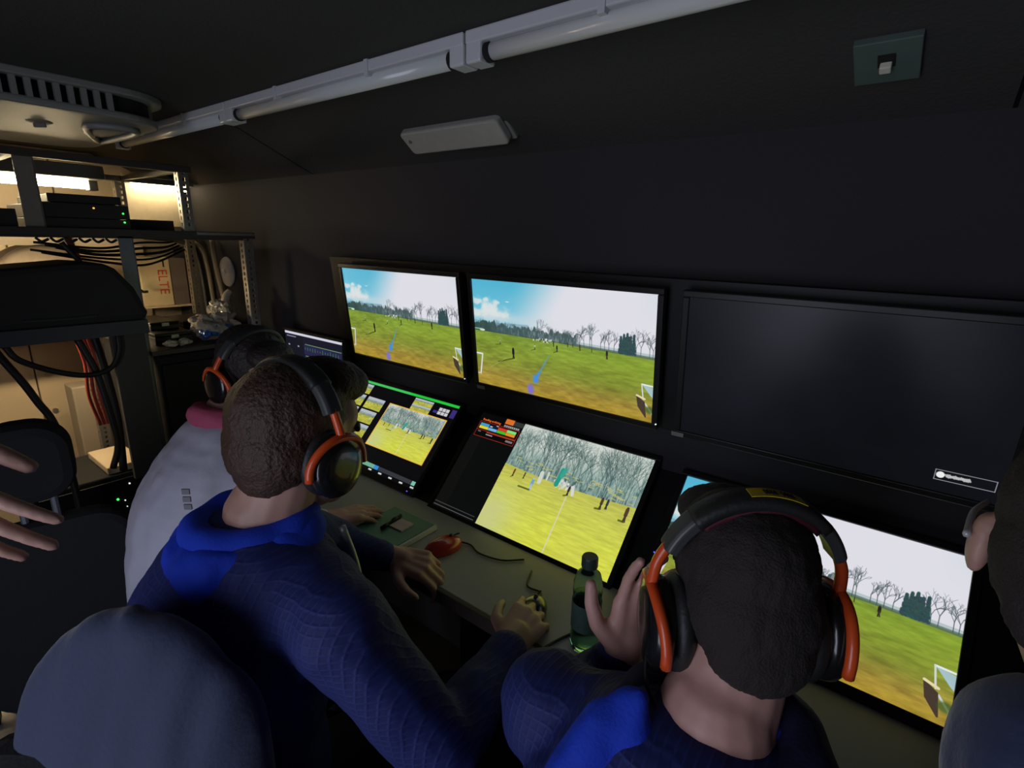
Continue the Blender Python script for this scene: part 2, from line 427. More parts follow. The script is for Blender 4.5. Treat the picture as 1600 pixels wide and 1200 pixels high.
    p.line(.467, .6, .44, .68, .012, (96, 160, 190), .5); p.line(.445, .665, .40, .80, .018, (86, 150, 205), .6); p.line(.41, .77, .375, .87, .028, (70, 140, 225), .65)
    p.ell(.385, .84, .017, .04, (60, 140, 240), .8, .8); p.ell(.35, .95, .02, .05, (120, 110, 220), .85, .7)
    p.line(0, .70, .041, .70, .016, (222, 222, 224)); p.line(.041, .70, .02, .9, .016, (214, 214, 216)); p.line(.0, .9, .02, .9, .01, (200, 200, 196))
    p.line(.2, .70, .09, .82, .006, (190, 190, 120), .5)
    for vv in np.linspace(.702, .78, 14): p.line(.95 + (vv - .7) * .5, vv, 1, vv + .015, .008, (168, 196, 216), .8)
    p.line(.946, .697, 1, .702, .012, (226, 230, 232)); p.line(.946, .697, .955, .82, .010, (206, 214, 214)); p.line(.965, .85, 1, .93, .012, (196, 206, 210))
    for k in range(20): p.line(.926 + k * .0018, .805 + k * .002, .934 + k * .0018, .885 + k * .004, .012, (70, 58, 48))
    p.line(.925, .795, .962, .815, .016, (226, 214, 170)); p.ell(.985, .90, .02, .03, (60, 90, 40), .7, .5)
    p.ell(.05, .464, .018, .01, (214, 224, 224)); p.line(.0, .458, .05, .456, .012, (150, 200, 170), .8)
    p.rect(0, 0, 1, 1, (255, 255, 255), 0)
    return p
def close_feed(w=760, h=560, seed=30):
    p = Pic(w, h); U, Vv = p.U, p.V
    gy = np.stack([np.interp(Vv, [.38, .55, .75, 1], c) for c in ((180, 194, 204, 206), (180, 196, 208, 210), (84, 84, 78, 70))], -1)
    n = (fbm(h, w, 90, 14, seed, 4)[..., None] - .5); gy = gy * (1 + .22 * n)
    pale = (np.exp(-((U - .06) / .2) ** 2) * np.clip((Vv - .5) * 3.2, 0, 1))[..., None] * .9
    gy = gy * (1 - pale) + np.array((196, 200, 136.)) * pale
    pale2 = (np.exp(-((U - .72) / .12) ** 2) * np.clip((Vv - .5) * 2.2, 0, 1))[..., None] * .3
    gy = gy * (1 - pale2) + np.array((200, 200, 96.)) * pale2
    sky = np.zeros((h, w, 3)) + np.array((206, 212, 204.))
    p.a = sky
    top = .16 + .06 * (fbm(1, w, 1, 14, seed + 3, 3)[0] - .5) * 2
    tex = fbm(h, w, 26, 90, seed + 5, 4)
    wood = np.clip((Vv - top[None, :]) * 7, 0, 1)
    p.put(wood * np.clip(.35 + .8 * tex, 0, 1), (106, 138, 132))
    p.put(wood * np.clip((tex - .56) * 5, 0, 1) * np.clip((Vv - .2) * 6, 0, 1), (64, 92, 90), .8)
    r = random.Random(seed)
    for k in range(60):
        u = r.uniform(-.02, 1.02); p.tree(u, .40 + r.uniform(0, .03), r.uniform(.26, .42), r.choice(((78, 104, 100), (60, 84, 82), (92, 118, 112))), k + seed, .6, .007)
    for k in range(260):
        u = r.random(); v = r.uniform(.05, .38); p.line(u, v, u + r.uniform(-.012, .012), v + r.uniform(.005, .04), .003, (208, 218, 210), .65)
    for k in range(46):
        u = r.random(); v = .37 + r.uniform(-.06, .03); p.line(u, v, u + r.uniform(.01, .05), v + r.uniform(-.004, .01), .008, (196, 190, 110), .7)
    mk = np.clip((Vv - .405 - .03 * np.sin(U * 3)) * h / 3, 0, 1)[..., None]; p.a = p.a * (1 - mk) + gy * mk
    p.line(.542, .5, .55, 1, .013, (214, 210, 190), .75)
    for k in range(60):
        p.ell(.49 + r.gauss(0, .035), .425 + r.gauss(0, .02), .006, .012, r.choice(((206, 210, 200), (190, 196, 190), (222, 222, 214))), .8, .5)
    for u, v, hh, c1, c2, sh in ((.098, .50, .07, (120, 62, 40), (70, 50, 34), (-.01, .01)), (.186, .49, .06, (70, 70, 60), (56, 60, 50), None), (.268, .565, .115, (112, 160, 196), (170, 190, 200), (-.09, .0)), (.54, .50, .085, (50, 46, 50), (46, 44, 44), (-.02, .01)), (.781, .515, .10, (80, 60, 46), (60, 54, 44), (-.03, .005)), (.818, .50, .085, (50, 60, 66), (44, 52, 52), None), (.952, .545, .12, (84, 62, 44), (70, 58, 44), (-.03, .0))):
        p.man(u, v, hh, c1, c2, sh)
    p.line(.306, .39, .312, .47, .04, (206, 210, 200)); p.line(.356, .37, .358, .43, .022, (200, 204, 196)); p.line(.444, .31, .438, .44, .045, (40, 150, 130)); p.line(.46, .30, .452, .36, .04, (60, 160, 140)); p.line(.56, .42, .575, .48, .03, (210, 212, 206))
    return p
def thumb(seed):
    p = Pic(80, 50); U, Vv = p.U, p.V
    n = fbm(50, 80, 8, 6, seed, 3)[..., None]
    p.a = np.zeros((50, 80, 3)) + np.array((176, 176, 70.)); p.a = p.a * (.8 + .4 * n)
    p.put(Vv < .34, (176, 184, 192)); p.put((Vv > .22) * (Vv < .42) * np.clip(.3 + n[..., 0], 0, 1), (110, 130, 128), .8)
    r = random.Random(seed)
    for k in range(7): p.ell(r.random(), r.uniform(.35, .7), .015, .05, r.choice(((220, 220, 210), (70, 70, 50))))
    return p
FEED = field_feed(); CLOSE = close_feed()
def pic_operator():          # lower middle monitor: replay software with one large picture
    p = Pic(1024, 576, (7, 8, 9)); p.rect(0, .25, .29, 1, (10, 12, 12)); p.rect(.0, .25, .075, 1, (15, 16, 15))
    p.paste(.29, 0, 1, 1, CLOSE)
    R_ = (168, 44, 30)
    # framed key panel
    x0, x1 = .017, .279
    for a, b, c, d in ((x0, .09, x1, .09), (x0, .178, x1, .178), (x0, .245, x1, .245), (x0, .09, x0, .245), (x1, .09, x1, .245)): p.line(a, b, c, d, .005, R_)
    p.rect(.17, .0, .225, .052, (216, 112, 42)); p.rect(.225, .005, .285, .052, (50, 54, 52)); p.rect(.17, .06, .275, .088, (70, 64, 68))
    for k, u in enumerate(np.linspace(.175, .262, 8)): p.rect(u, .066, u + .008, .082, (170, 170, 172))
    w = (x1 - x0 - .02) / 4
    for row, cols in enumerate((((66, 154, 200), (16, 30, 58), (214, 56, 40), (128, 220, 118)), ((226, 204, 48), (112, 176, 226), (60, 190, 46), (226, 142, 40)))):
        for k, c in enumerate(cols): p.rect(x0 + .008 + k * w, .105 + row * .03, x0 + .008 + (k + 1) * w - .001, .133 + row * .03, c)
    p.rect(.092, .117, .108, .126, (210, 210, 210)); p.rect(.13, .097, .145, .104, (210, 210, 210))
    p.line(.09, .188, .275, .188, .008, (200, 70, 40)); p.rect(.03, .19, .05, .20, (110, 110, 110)); p.rect(.09, .205, .135, .216, (160, 150, 156)); p.rect(.225, .205, .27, .225, (120, 112, 116))
    p.line(.0, .955, .27, .955, .006, (70, 74, 74)); p.line(.0, .985, .27, .985, .006, (90, 92, 90))
    return p
def pic_multiview():         # lower left monitor: thumbnails of many pictures
    p = Pic(960, 540, (9, 9, 12)); p.rect(0, .0, 1, .03, (66, 190, 92)); p.rect(.55, .0, 1, .03, (38, 196, 62))
    for k, (a, b, c, d) in enumerate(((.02, .04, .185, .17), (.01, .19, .172, .34), (.0, .36, .17, .51), (.0, .53, .165, .68), (.20, .19, .375, .345), (.20, .365, .365, .525), (.20, .545, .365, .70), (.615, .04, .785, .12), (.615, .12, .785, .2))): p.paste(a, b, c, d, thumb(40 + k))
    p.rect(.424, .195, .958, .745, (232, 180, 70)); p.paste(.43, .205, .952, .735, CLOSE)
    for k in range(3):
        for j in range(2): p.rect(.85 + k * .03, .075 + j * .045, .876 + k * .03, .113 + j * .045, (200, 200, 206))
    p.rect(.955, .06, .995, .16, (60, 44, 120)); p.rect(.81, .12, .845, .15, (60, 48, 130)); p.rect(.2, .715, .23, .73, (190, 190, 190))
    p.rect(.46, .92, .61, .965, (110, 170, 140)); p.rect(.61, .92, .65, .965, (46, 140, 214)); p.rect(.65, .92, .95, .965, (52, 54, 60)); p.rect(.955, .92, .985, .965, (120, 190, 170))
    for k in range(6): u = .48 + k * .096; p.rect(u, .978, u + .03, .994, (206, 210, 206))
    return p
def pic_audio():
    p = Pic(480, 340, (26, 25, 40)); p.rect(0, 0, 1, .035, (206, 206, 222)); p.rect(0, .05, .32, 1, (24, 24, 34))
    r = random.Random(3)
    for k in range(5):
        v = .2 + k * .16; p.rect(.34, v - .05, .97, v + .08, (40, 38, 72)); p.line(.36, v - .06, .97, v - .06, .010, (110, 150, 110))
        for j in range(14): u = .36 + j * .043; a = r.uniform(.005, .03); p.line(u, v - a, u, v + a, .012, (70, 120, 90))
        p.rect(.05, v - .02, .08, v, (150, 150, 170)); p.rect(.22, v - .02, .25, v, (150, 150, 170))
    p.rect(.03, .06, .2, .075, (120, 120, 150))
    return p
def pic_standby():
    p = Pic(960, 540, (13, 15, 20)); n = fbm(540, 960, 3, 4, 77, 3)[..., None]; p.a = p.a * (.75 + .5 * n)
    for a, b, c, d in ((.836, .864, .985, .864), (.836, .926, .985, .926), (.836, .864, .836, .926), (.985, .864, .985, .926)): p.line(a, b, c, d, .004, (170, 172, 176), .9)
    p.ell(.85, .893, .011, .02, (236, 236, 236))
    r = random.Random(9)
    for k in range(13): u = .863 + k * .0048; p.line(u, .888 + r.uniform(-.003, .003), u + .0035, .899 + r.uniform(-.003, .003), .010, (206, 206, 208), .85)
    return p
def screen_mat(name, pic, strength=1.0):
    m = bpy.data.materials.new(name); m.use_nodes = True; nt = m.node_tree; p = nt.nodes['Principled BSDF']
    p.inputs['Base Color'].default_value = (.006, .006, .008, 1); p.inputs['Roughness'].default_value = .3; p.inputs['Specular IOR Level'].default_value = .25
    t = nt.nodes.new('ShaderNodeTexImage'); t.image = pic.image(name); t.extension = 'EXTEND'
    nt.links.new(t.outputs['Color'], p.inputs['Emission Color']); p.inputs['Emission Strength'].default_value = strength
    return m
S_feed = screen_mat('match_feed_picture', FEED); S_op = screen_mat('replay_software_picture', pic_operator())
S_mv = screen_mat('multiview_software_picture', pic_multiview()); S_au = screen_mat('audio_tracks_picture', pic_audio()); S_sb = screen_mat('standby_picture', pic_standby())

# ------------------------------------------------------------------ monitors
M_led = mat('white_led', (.8, .8, .8), emit=(.9, .95, 1), estr=1.0); M_ledb = mat('blue_led', (.1, .1, .8), emit=(.12, .08, 1), estr=1.6)
M_badge = mat('grey_badge', (.22, .22, .23), .4)
def monitor(label, M, w, h, scr, group, bez=.014, depth=.024, foot=False, led=None, badge=None, stand=None, chin=None):
    chin = bez if chin is None else chin
    loc = M @ V(w / 2, depth, -chin)
    t = thing('monitor', label, 'monitor', loc, group)
    bm = BM(); prism(bm, rrect(-bez * .8, -chin * .8, w + bez * .8, h + bez * .8, .012, 3), (.004, depth), M=M, axis='Y'); obj('housing', bm, M_bezd, t, bevel=.003)
    bm = BM()
    box(bm, (-bez, -chin, -.005), (w + bez, 0, .012)) if False else None
    for lo_, hi_ in (((-bez, -.006, -chin), (w + bez, .010, 0)), ((-bez, -.006, h), (w + bez, .010, h + bez)), ((-bez, -.006, 0), (0, .010, h)), ((w, -.006, 0), (w + bez, .010, h))):
        box(bm, lo_, hi_, M)
    obj('bezel', bm, M_bez, t, bevel=.002)
    bm = BM(); vs = [bm.verts.new(M @ V(*q)) for q in ((0, -.001, 0), (w, -.001, 0), (w, -.001, h), (0, -.001, h))]
    f = bm.faces.new(vs); uv = bm.loops.layers.uv.new('uv')
    for l, q in zip(f.loops, ((0, 0), (1, 0), (1, 1), (0, 1))): l[uv].uv = q
    # give the panel thickness
    vb = [bm.verts.new(M @ V(*q)) for q in ((0, .003, 0), (w, .003, 0), (w, .003, h), (0, .003, h))]
    for i in range(4): bm.faces.new([vs[i], vb[i], vb[(i + 1) % 4], vs[(i + 1) % 4]])
    bm.faces.new(vb[::-1])
    obj('screen', bm, scr, t)
    if led:
        bm = BM(); cyl(bm, M @ V(led[0], -.0085, led[1]), M @ V(led[0], -.005, led[1]), .0016, n=8); obj('power_led', bm, led[2], t)
    if badge:
        bm = BM(); cbox(bm, (badge[0], -.007, badge[1]), (.028, .004, .010), M); obj('badge', bm, M_badge, t, bevel=.001)
    bm = BM(); cbox(bm, (w / 2, depth + .002, h / 2), (.12, .008, .12), M); obj('mount_plate', bm, M_bez, t)
    if stand:
        z0 = stand; c = M @ V(w / 2, depth, h * .35)
        bm = BM(); box(bm, (c.x - .03, c.y, z0), (c.x + .03, c.y + .018, c.z)); box(bm, (c.x - .1, c.y - .12, z0), (c.x + .1, c.y + .03, z0 + .008)); obj('stand', bm, M_bez, t, bevel=.003)
    return t
TH = .1153
UW, UH = .5415, .3046
def MU(x): return Matrix.Translation((x, 0, 1.06)) @ Matrix.Rotation(TH, 4, 'X')
GU = 'upper row of wall monitors'
monitor('upper left monitor showing the football pitch, leftmost of the wall row', MU(-.3461), UW, UH, S_feed, GU, led=(UW + .006, .002, M_led))
monitor('upper middle monitor showing the football pitch, next to the dark screen', MU(.2536), UW, UH, S_feed, GU, led=(UW + .012, .002, M_led), badge=(.012, -.012))
monitor('upper right monitor with a dark screen and a small white message box', MU(.864), UW, UH, S_sb, GU, badge=(-.004, -.009))
# lower row is laid back in the console at 44 degrees
TL, YL, ZL = .7662, .0296, .9402
def ML(x, k):   # local origin = lower left corner of the picture at slope distance k from the console's top line
    return Matrix.Translation((x, YL - k * math.sin(TL), ZL - k * math.cos(TL))) @ Matrix.Rotation(-TL, 4, 'X')
GLo = 'monitors laid back in the console'
monitor('laid-back console monitor with many thumbnails and a green top bar', ML(-.378, .285), .522, .297, S_mv, GLo, led=(.505, -.012, M_ledb), chin=.02)
t2 = monitor('laid-back console monitor with a large picture of players before bare trees', ML(.236, .299), .563, .314, S_op, GLo, chin=.02)
monitor('laid-back console monitor partly hidden behind the head with the yellow headphone label', ML(.884, .288), .517, .288, S_feed, GLo, led=(-.009, .091, M_ledb), chin=.02)
# lettering of the replay software, part of that monitor
M_txt = mat('orange_screen_lettering', (.1, .03, .01), emit=srgb(226, 104, 36), estr=1.0)
TM = ML(.236, .299) @ Matrix.Translation((.015, -.0016, .314 - .024)) @ Matrix.Rotation(PI / 2, 4, 'X')
text('heading', 'Reading archiving', .0098, TM, M_txt, t2)
t = monitor('small monitor with audio tracks on its screen, left of the wall monitors', Matrix.Translation((-.785, -.02, .80)), .395, .292, S_au, None, stand=.72, bez=.009)

# console, wall panel and desk
bm = BM()
def lp(k, off=0): return (YL - k * math.sin(TL) + off * math.cos(TL), ZL - k * math.cos(TL) - off * math.sin(TL))
o_ = .034
a = lp(-.02, o_); b = lp(.335, o_); a = (FW - .002, a[1])
prism(bm, [a, b, (b[0], .7208), (FW - .002, .7208)], (-.46, 1.75), axis='X')
tag(obj('console', bm, M_panel, origin=(.6, FW, .72)), 'black sloping console body that carries the lower monitors', 'console')
bm = BM()
for x0, x1 in ((-.46, 1.75),):
    y0 = -.004; prism(bm, [(.034, 1.04), (-.006, 1.395), (FW - .002, 1.395), (FW - .002, 1.04)], (x0, x1), axis='X')
tag(obj('backing_board', bm, M_panel, origin=(.6, FW, 1.04)), 'black leaning backing board behind the upper monitors', 'board')
dk = thing('desk', 'long grey worktop with a dark front edge under the monitors', 'desk', (.4, -.2, 0))
bm = BM(); box(bm, (-.86, -.425, .69), (1.9, FW, .72)); obj('worktop', bm, M_desk, dk, bevel=.002)
bm = BM(); box(bm, (-.86, -.437, .688), (1.9, -.425, .7205)); obj('front_edge', bm, M_deskedge, dk, bevel=.002)
for sx in (-.84, .55, 1.86):
    bm = BM(); box(bm, (sx - .015, -.38, 0), (sx + .015, FW, .69)); obj('leg', bm, M_panel, dk)

# ------------------------------------------------------------------ ceiling fittings
GB = 'unlit strip lights along the ceiling'
def batten(x0, x1, label, y=-.345, zc=1.781):
    t = thing('strip_light', label, 'strip light', ((x0 + x1) / 2, y, CZ), GB)
    bm = BM(); box(bm, (x0, y - .022, zc + .012), (x1, y + .022, CZ)); obj('housing', bm, M_white, t, bevel=.003)
    for e, d in ((x0, 1), (x1, -1)):
        bm = BM(); box(bm, (min(e, e + d * .035), y - .021, zc - .018), (max(e, e + d * .035), y + .021, zc + .02)); s_ = obj('end_socket', bm, M_white, t, bevel=.004)
        bm = BM(); cyl(bm, (e + d * .035, y, zc), (e + d * .047, y, zc), .0165, n=14); obj('contact_ring', bm, M_dark, s_)
    bm = BM(); cyl(bm, (x0 + .045, y, zc), (x1 - .045, y, zc), .0145, n=18); obj('tube', bm, M_tube, t, smooth=True)
    for fx in (.3, .7):
        xx = x0 + (x1 - x0) * fx
        bm = BM(); box(bm, (xx - .006, y - .0245, zc + .004), (xx + .006, y + .0245, CZ)); obj('clip', bm, M_white, t)
batten(.535, 1.43, 'white unlit strip light nearest the camera, at the top edge of the view')
batten(-.365, .53, 'white unlit strip light in the middle of the ceiling row')
batten(-1.26, -.37, 'white strip light at the far left end of the ceiling row, lit warm')
# shallow box lamp on the slope
t = thing('bulkhead_lamp', 'rectangular bulkhead lamp with a milky cover on the ceiling slope', 'lamp', (.22, -.06, 1.735))
LM_ = Matrix.Translation((.22, -.068, 1.726)) @ Matrix.Rotation(-.66, 4, 'X')
bm = BM(); cbox(bm, (0, 0, .016), (.355, .085, .02), LM_); obj('base', bm, M_acw, t, bevel=.004)
bm = BM(); prism(bm, rrect(-.17, -.036, .17, .036, .012), (-.018, .006), M=LM_); obj('cover', bm, mat('milky_cover', (.40, .39, .36), .3), t, bevel=.005)
bm = BM(); cyl(bm, LM_ @ V(-.145, -.01, -.021), LM_ @ V(-.145, -.01, -.017), .005, n=10); obj('screw', bm, M_galv, t)
# square plate with a latch at the right
t = thing('ceiling_plate', 'square greenish metal plate with a small bright latch above the dark screen', 'plate', (1.135, -.05, 1.742))
PM = Matrix.Translation((1.138, -.096, 1.735)) @ Matrix.Rotation(1.158, 4, 'X')
bm = BM(); cbox(bm, (0, .006, 0), (.084, .012, .087), PM); obj('plate', bm, mat('grey_green_metal', (.13, .18, .165), .4, metal=.3), t, bevel=.0015)
bm = BM(); cbox(bm, (0, -.001, .006), (.022, .003, .024), PM); obj('recess', bm, M_dark, t)
bm = BM(); cbox(bm, (.0, -.006, -.002), (.015, .012, .014), PM); obj('latch', bm, mat('ivory_plastic', (.75, .72, .6), .4), t, bevel=.002)

# roof air conditioner
t = thing('air_conditioner', 'white rooftop air conditioner unit with rounded corners and slotted grille on the ceiling', 'air conditioner', (-.85, -.85, CZ))
AX0, AX1, AY0, AY1 = -1.22, -.44, -1.32, -.455
bm = BM(); prism(bm, rrect(AX0, AY0, AX1, AY1, .13, 8), (1.797, CZ)); obj('flange', bm, M_acw, t, bevel=.004)
bm = BM(); prism(bm, rrect(AX0 + .03, AY0 + .03, AX1 - .03, AY1 - .03, .11, 8), (1.758, 1.797)); obj('louvre_recess', bm, M_dark, t)
bm = BM(); prism(bm, rrect(AX0 + .012, AY0 + .012, AX1 - .012, AY1 - .012, .125, 8), (1.741, 1.759)); obj('lower_cover', bm, M_acw, t, bevel=.006)
fin = None
for i in range(30):
    y = AY1 - .15 - i * .026
    if y < AY0 + .1: break
    bm = BM(); box(bm, (AX1 - .035, y - .0055, 1.757), (AX1 - .014, y + .0055, 1.799)); obj('fin', bm, M_acw, t)
for i in range(20):
    x = AX1 - .15 - i * .03
    if x < AX0 + .1: break
    bm = BM(); box(bm, (x - .0055, AY1 - .035, 1.757), (x + .0055, AY1 - .014, 1.799)); obj('fin', bm, M_acw, t)
bm = BM(); pts = [V(-.80, -.56, 1.737), V(-.62, -.62, 1.735), V(-.565, -.58, 1.735), V(-.57, -.52, 1.735), V(-.68, -.50, 1.735), V(-.88, -.515, 1.735), V(-.80, -.56, 1.737)]
tube(bm, pts, .009, n=8); obj('outlet_rim', bm, M_acw, t, smooth=True)
bm = BM(); ell(bm, (-.71, -.56, 1.738), (.10, .035, .006)); obj('outlet_opening', bm, M_creamd, t, smooth=True)
bm = BM(); ell(bm, (-.70, -.70, 1.741), (.035, .028, .006)); obj('dial_recess', bm, M_creamd, t, smooth=True)
bm = BM(); cbox(bm, (-.70, -.70, 1.733), (.035, .009, .014), Matrix.Translation((-.70, -.70, 0)) @ Matrix.Rotation(.5, 4, 'Z') @ Matrix.Translation((.70, .70, 0))); obj('dial', bm, M_acw, t, bevel=.003)

# ------------------------------------------------------------------ equipment rack at the left end
rk = thing('equipment_rack', 'slotted steel shelf rack at the left end with lit gear', 'rack', (-1.2, -.45, 0))
def slotted(bm, x, y, z0, z1, w=.04, dirs=((0, 1), (-1, 0)), pitch=.022):
    """perforated angle post: two ladder flanges"""
    for dx, dy in dirs:
        def bx(s0, s1, za, zb):
            p0 = (x + dx * s0, y + dy * s0); p1 = (x + dx * s1, y + dy * s1)
            t_ = .0015
            box(bm, (min(p0[0], p1[0]) - (t_ if dx == 0 else 0), min(p0[1], p1[1]) - (t_ if dy == 0 else 0), za), (max(p0[0], p1[0]) + (t_ if dx == 0 else 0), max(p0[1], p1[1]) + (t_ if dy == 0 else 0), zb))
        bx(0, w * .36, z0, z1); bx(w * .64, w, z0, z1)
        z = z0
        while z < z1 - .004:
            bx(w * .36, w * .64, z, min(z1, z + pitch * .45)); z += pitch
def post(x, y, z0, z1, m=M_galv, w=.04, dirs=((0, 1), (-1, 0)), plain=False):
    bm = BM()
    if plain:
        box(bm, (x - .002, y, z0), (x, y + w, z1)); slotted(bm, x, y + w, z0, z1, w, ((-1, 0),))
    else: slotted(bm, x, y, z0, z1, w, dirs)
    obj('post', bm, m, rk)
M_postg = mat('weathered_steel', (.30, .27, .24), .5, metal=.5)
post(-.9, -.735, 1.455, 1.69, M_postg, .046, plain=True); post(-.9, -.30, 1.455, 1.68, M_galv, .032)
post(-.9, -.095, .02, 1.455, M_galv, .035, dirs=((0, 1), (-1, 0)))
post(-.9, -.51, .02, 1.47, M_grey, .042, plain=True); post(-.9, -1.25, .02, 1.69, M_postg, .042)
for yy in (-1.25, -.735, -.30): post(-1.55, yy, 1.455, 1.68, M_galv, .035)
for yy in (-1.25, -.51, -.05): post(-1.55, yy, .02, 1.455, M_galv, .035)
def bar(lo_, hi_, m=M_grey, name='rail', bev=.0015):
    bm = BM(); box(bm, lo_, hi_); return obj(name, bm, m, rk, bevel=bev)
M_rail = mat('dark_brown_steel', (.05, .04, .035), .5)
bar((-.905, -1.25, 1.668), (-.885, -.26, 1.69), M_rail)
bar((-.905, -1.25, 1.447), (-.885, -.055, 1.470), M_rail)
bar((-.90, -.27, 1.458), (-.875, -.06, 1.468), M_galv)
bar((-1.55, -1.25, 1.668), (-1.53, -.05, 1.69), M_galv)
for yy in (-1.25, -.735, -.285): bar((-1.55, yy, 1.672), (-.9, yy + .02, 1.688), M_rail)
bar((-1.55, -1.25, 1.44), (-.9, -.06, 1.452), M_rail, 'shelf')
# lower shelf with clutter at desk-chest height
bar((-1.55, -.47, 1.035), (-.88, -.06, 1.052), M_rail, 'shelf')
# front desk of the rack: blue grey apron and side panel
M_apron = mat('blue_grey_steel', (.05, .056, .066), .5)
bar((-1.1, -1.25, 1.125), (-.855, -.475, 1.172), M_apron, 'apron')
bm = BM(); box(bm, (-.895, -.585, .60), (-.875, -.485, 1.125)); obj('side_panel', bm, mat('dark_taupe_board', (.06, .055, .052), .6), rk, bevel=.002)
# black cabinet below the clutter shelf
cb = thing('storage_cabinet', 'black closed cabinet under the cluttered shelf', 'cabinet', (-1.2, -.26, 0))
bm = BM(); box(bm, (-1.5, -.455, 0), (-.88, -.02, 1.03)); obj('body', bm, M_dark, cb, bevel=.004)
bm = BM(); box(bm, (-.88, -.45, .05), (-.866, -.03, 1.0)); d_ = obj('door', bm, M_panel, cb, bevel=.003)
bm = BM(); box(bm, (-.866, -.40, .6), (-.855, -.385, .72)); obj('handle', bm, M_grey, d_)

# rack gear on the top shelf
M_gear = mat('black_rack_gear', (.022, .020, .019), .45)
M_grn = mat('green_led', (.1, .7, .1), emit=(.05, .9, .1), estr=2.0); M_rled = mat('red_led', (.7, .05, .1), emit=(1, .02, .12), estr=1.6)
M_amber = mat('amber_led', (.7, .3, .05), emit=(1, .5, .1), estr=1.2)
def gear(label, lo_, hi_, leds, group='black rack units on the top shelf'):
    c = ((lo_[0] + hi_[0]) / 2, (lo_[1] + hi_[1]) / 2, lo_[2])
    t = thing('rack_unit', label, 'rack unit', c, group)
    bm = BM(); box(bm, lo_, hi_); obj('case', bm, M_gear, t, bevel=.003)
    bm = BM(); box(bm, (hi_[0], lo_[1] - .01, lo_[2]), (hi_[0] + .006, hi_[1] + .01, hi_[2])); obj('front_panel', bm, M_gear, t, bevel=.0015)
    for k, (yy, zz, m) in enumerate(leds):
        bm = BM(); cyl(bm, (hi_[0] + .005, yy, zz), (hi_[0] + .009, yy, zz), .0028, n=8); obj('status_led', bm, m, t)
    return t
gear('lower black rack unit with green lights on the top shelf', (-1.4, -.69, 1.453), (-.91, -.475, 1.500), [(-.482, 1.492, M_grn)])
gear('black rack unit stacked on the lower unit with a green light', (-1.4, -.685, 1.5015), (-.912, -.475, 1.545), [(-.482, 1.520, M_grn), (-.56, 1.533, M_amber)])
gear('thin topmost black rack unit on the stack', (-1.36, -.66, 1.5465), (-.92, -.49, 1.572), [])
gear('black rack unit left of the slotted post on the top shelf', (-1.4, -1.2, 1.453), (-.91, -.76, 1.52), [(-.80, 1.50, M_amber)])
gear('small black rack unit behind the right upper post', (-1.45, -.44, 1.453), (-1.0, -.31, 1.505), [])
# pale cover board leaning behind the upper frame, lit from the tube
bm = BM(); prism(bm, [(-.245, 1.49), (-.0, 1.49), (.04, 1.76), (-.22, 1.72)], (-1.72, -1.70), axis='X')
tag(obj('cover_board', bm, mat('pale_board', (.72, .62, .46), .6), origin=(-1.71, -.1, 1.49)), 'pale board at the back of the rack beside the right upper post', 'board')
bm = BM(); box(bm, (-1.66, -1.2, 1.40), (-1.60, .02, 1.49)); 
tag(obj('cable_tray', bm, M_creamd, origin=(-1.63, -.6, 1.40)), 'brown cable tray running along the back of the rack', 'tray')
# lit strip light behind the rack
t = thing('strip_light', 'glowing strip light burning behind the rack posts', 'strip light', (-1.43, -.8, 1.63))
M_lit = mat('lit_tube', (1, .9, .7), emit=(1.0, .80, .48), estr=48)
bm = BM(); box(bm, (-1.53, -1.2, 1.652), (-1.31, -.40, 1.70)); obj('housing', bm, M_acw, t, bevel=.004)  # housing widened to keep the tube's light off the air conditioner above
bm = BM(); cyl(bm, (-1.43, -1.17, 1.636), (-1.43, -.43, 1.636), .016, n=14); obj('tube', bm, M_lit, t, smooth=True)
for yy in (-1.185, -.415):
    bm = BM(); box(bm, (-1.455, yy - .015, 1.615), (-1.405, yy + .015, 1.66)); obj('end_socket', bm, M_acw, t, bevel=.003)
t = thing('strip_light', 'second glowing strip light beside the pale board at the back', 'strip light', (-1.66, -.1, 1.66))
bm = BM(); box(bm, (-1.70, -.22, 1.675), (-1.59, .03, 1.70)); obj('housing', bm, M_acw, t, bevel=.003)
bm = BM(); cyl(bm, (-1.65, -.21, 1.664), (-1.65, .02, 1.664), .011, n=12); obj('tube', bm, mat('lit_tube_dim', (1, .9, .7), emit=(1.0, .80, .48), estr=18), t, smooth=True)
t = thing('strip_light', 'added lit strip light hidden low behind the big black padded case', 'strip light', (-1.22, -.8, 1.2))  # unseen lamp, added to brighten the lower shelves beyond the upper tube
bm = BM(); box(bm, (-1.25, -1.12, 1.225), (-1.19, -.47, 1.25)); obj('housing', bm, M_acw, t, bevel=.003)
bm = BM(); cyl(bm, (-1.22, -1.10, 1.212), (-1.22, -.49, 1.212), .012, n=12); obj('tube', bm, mat('added_tube_low', (1, .9, .7), emit=(1.0, .78, .46), estr=110), t, smooth=True)
for yy in (-1.11, -.478):
    bm = BM(); box(bm, (-1.24, yy - .012, 1.195), (-1.20, yy + .012, 1.23)); obj('end_socket', bm, M_acw, t, bevel=.002)
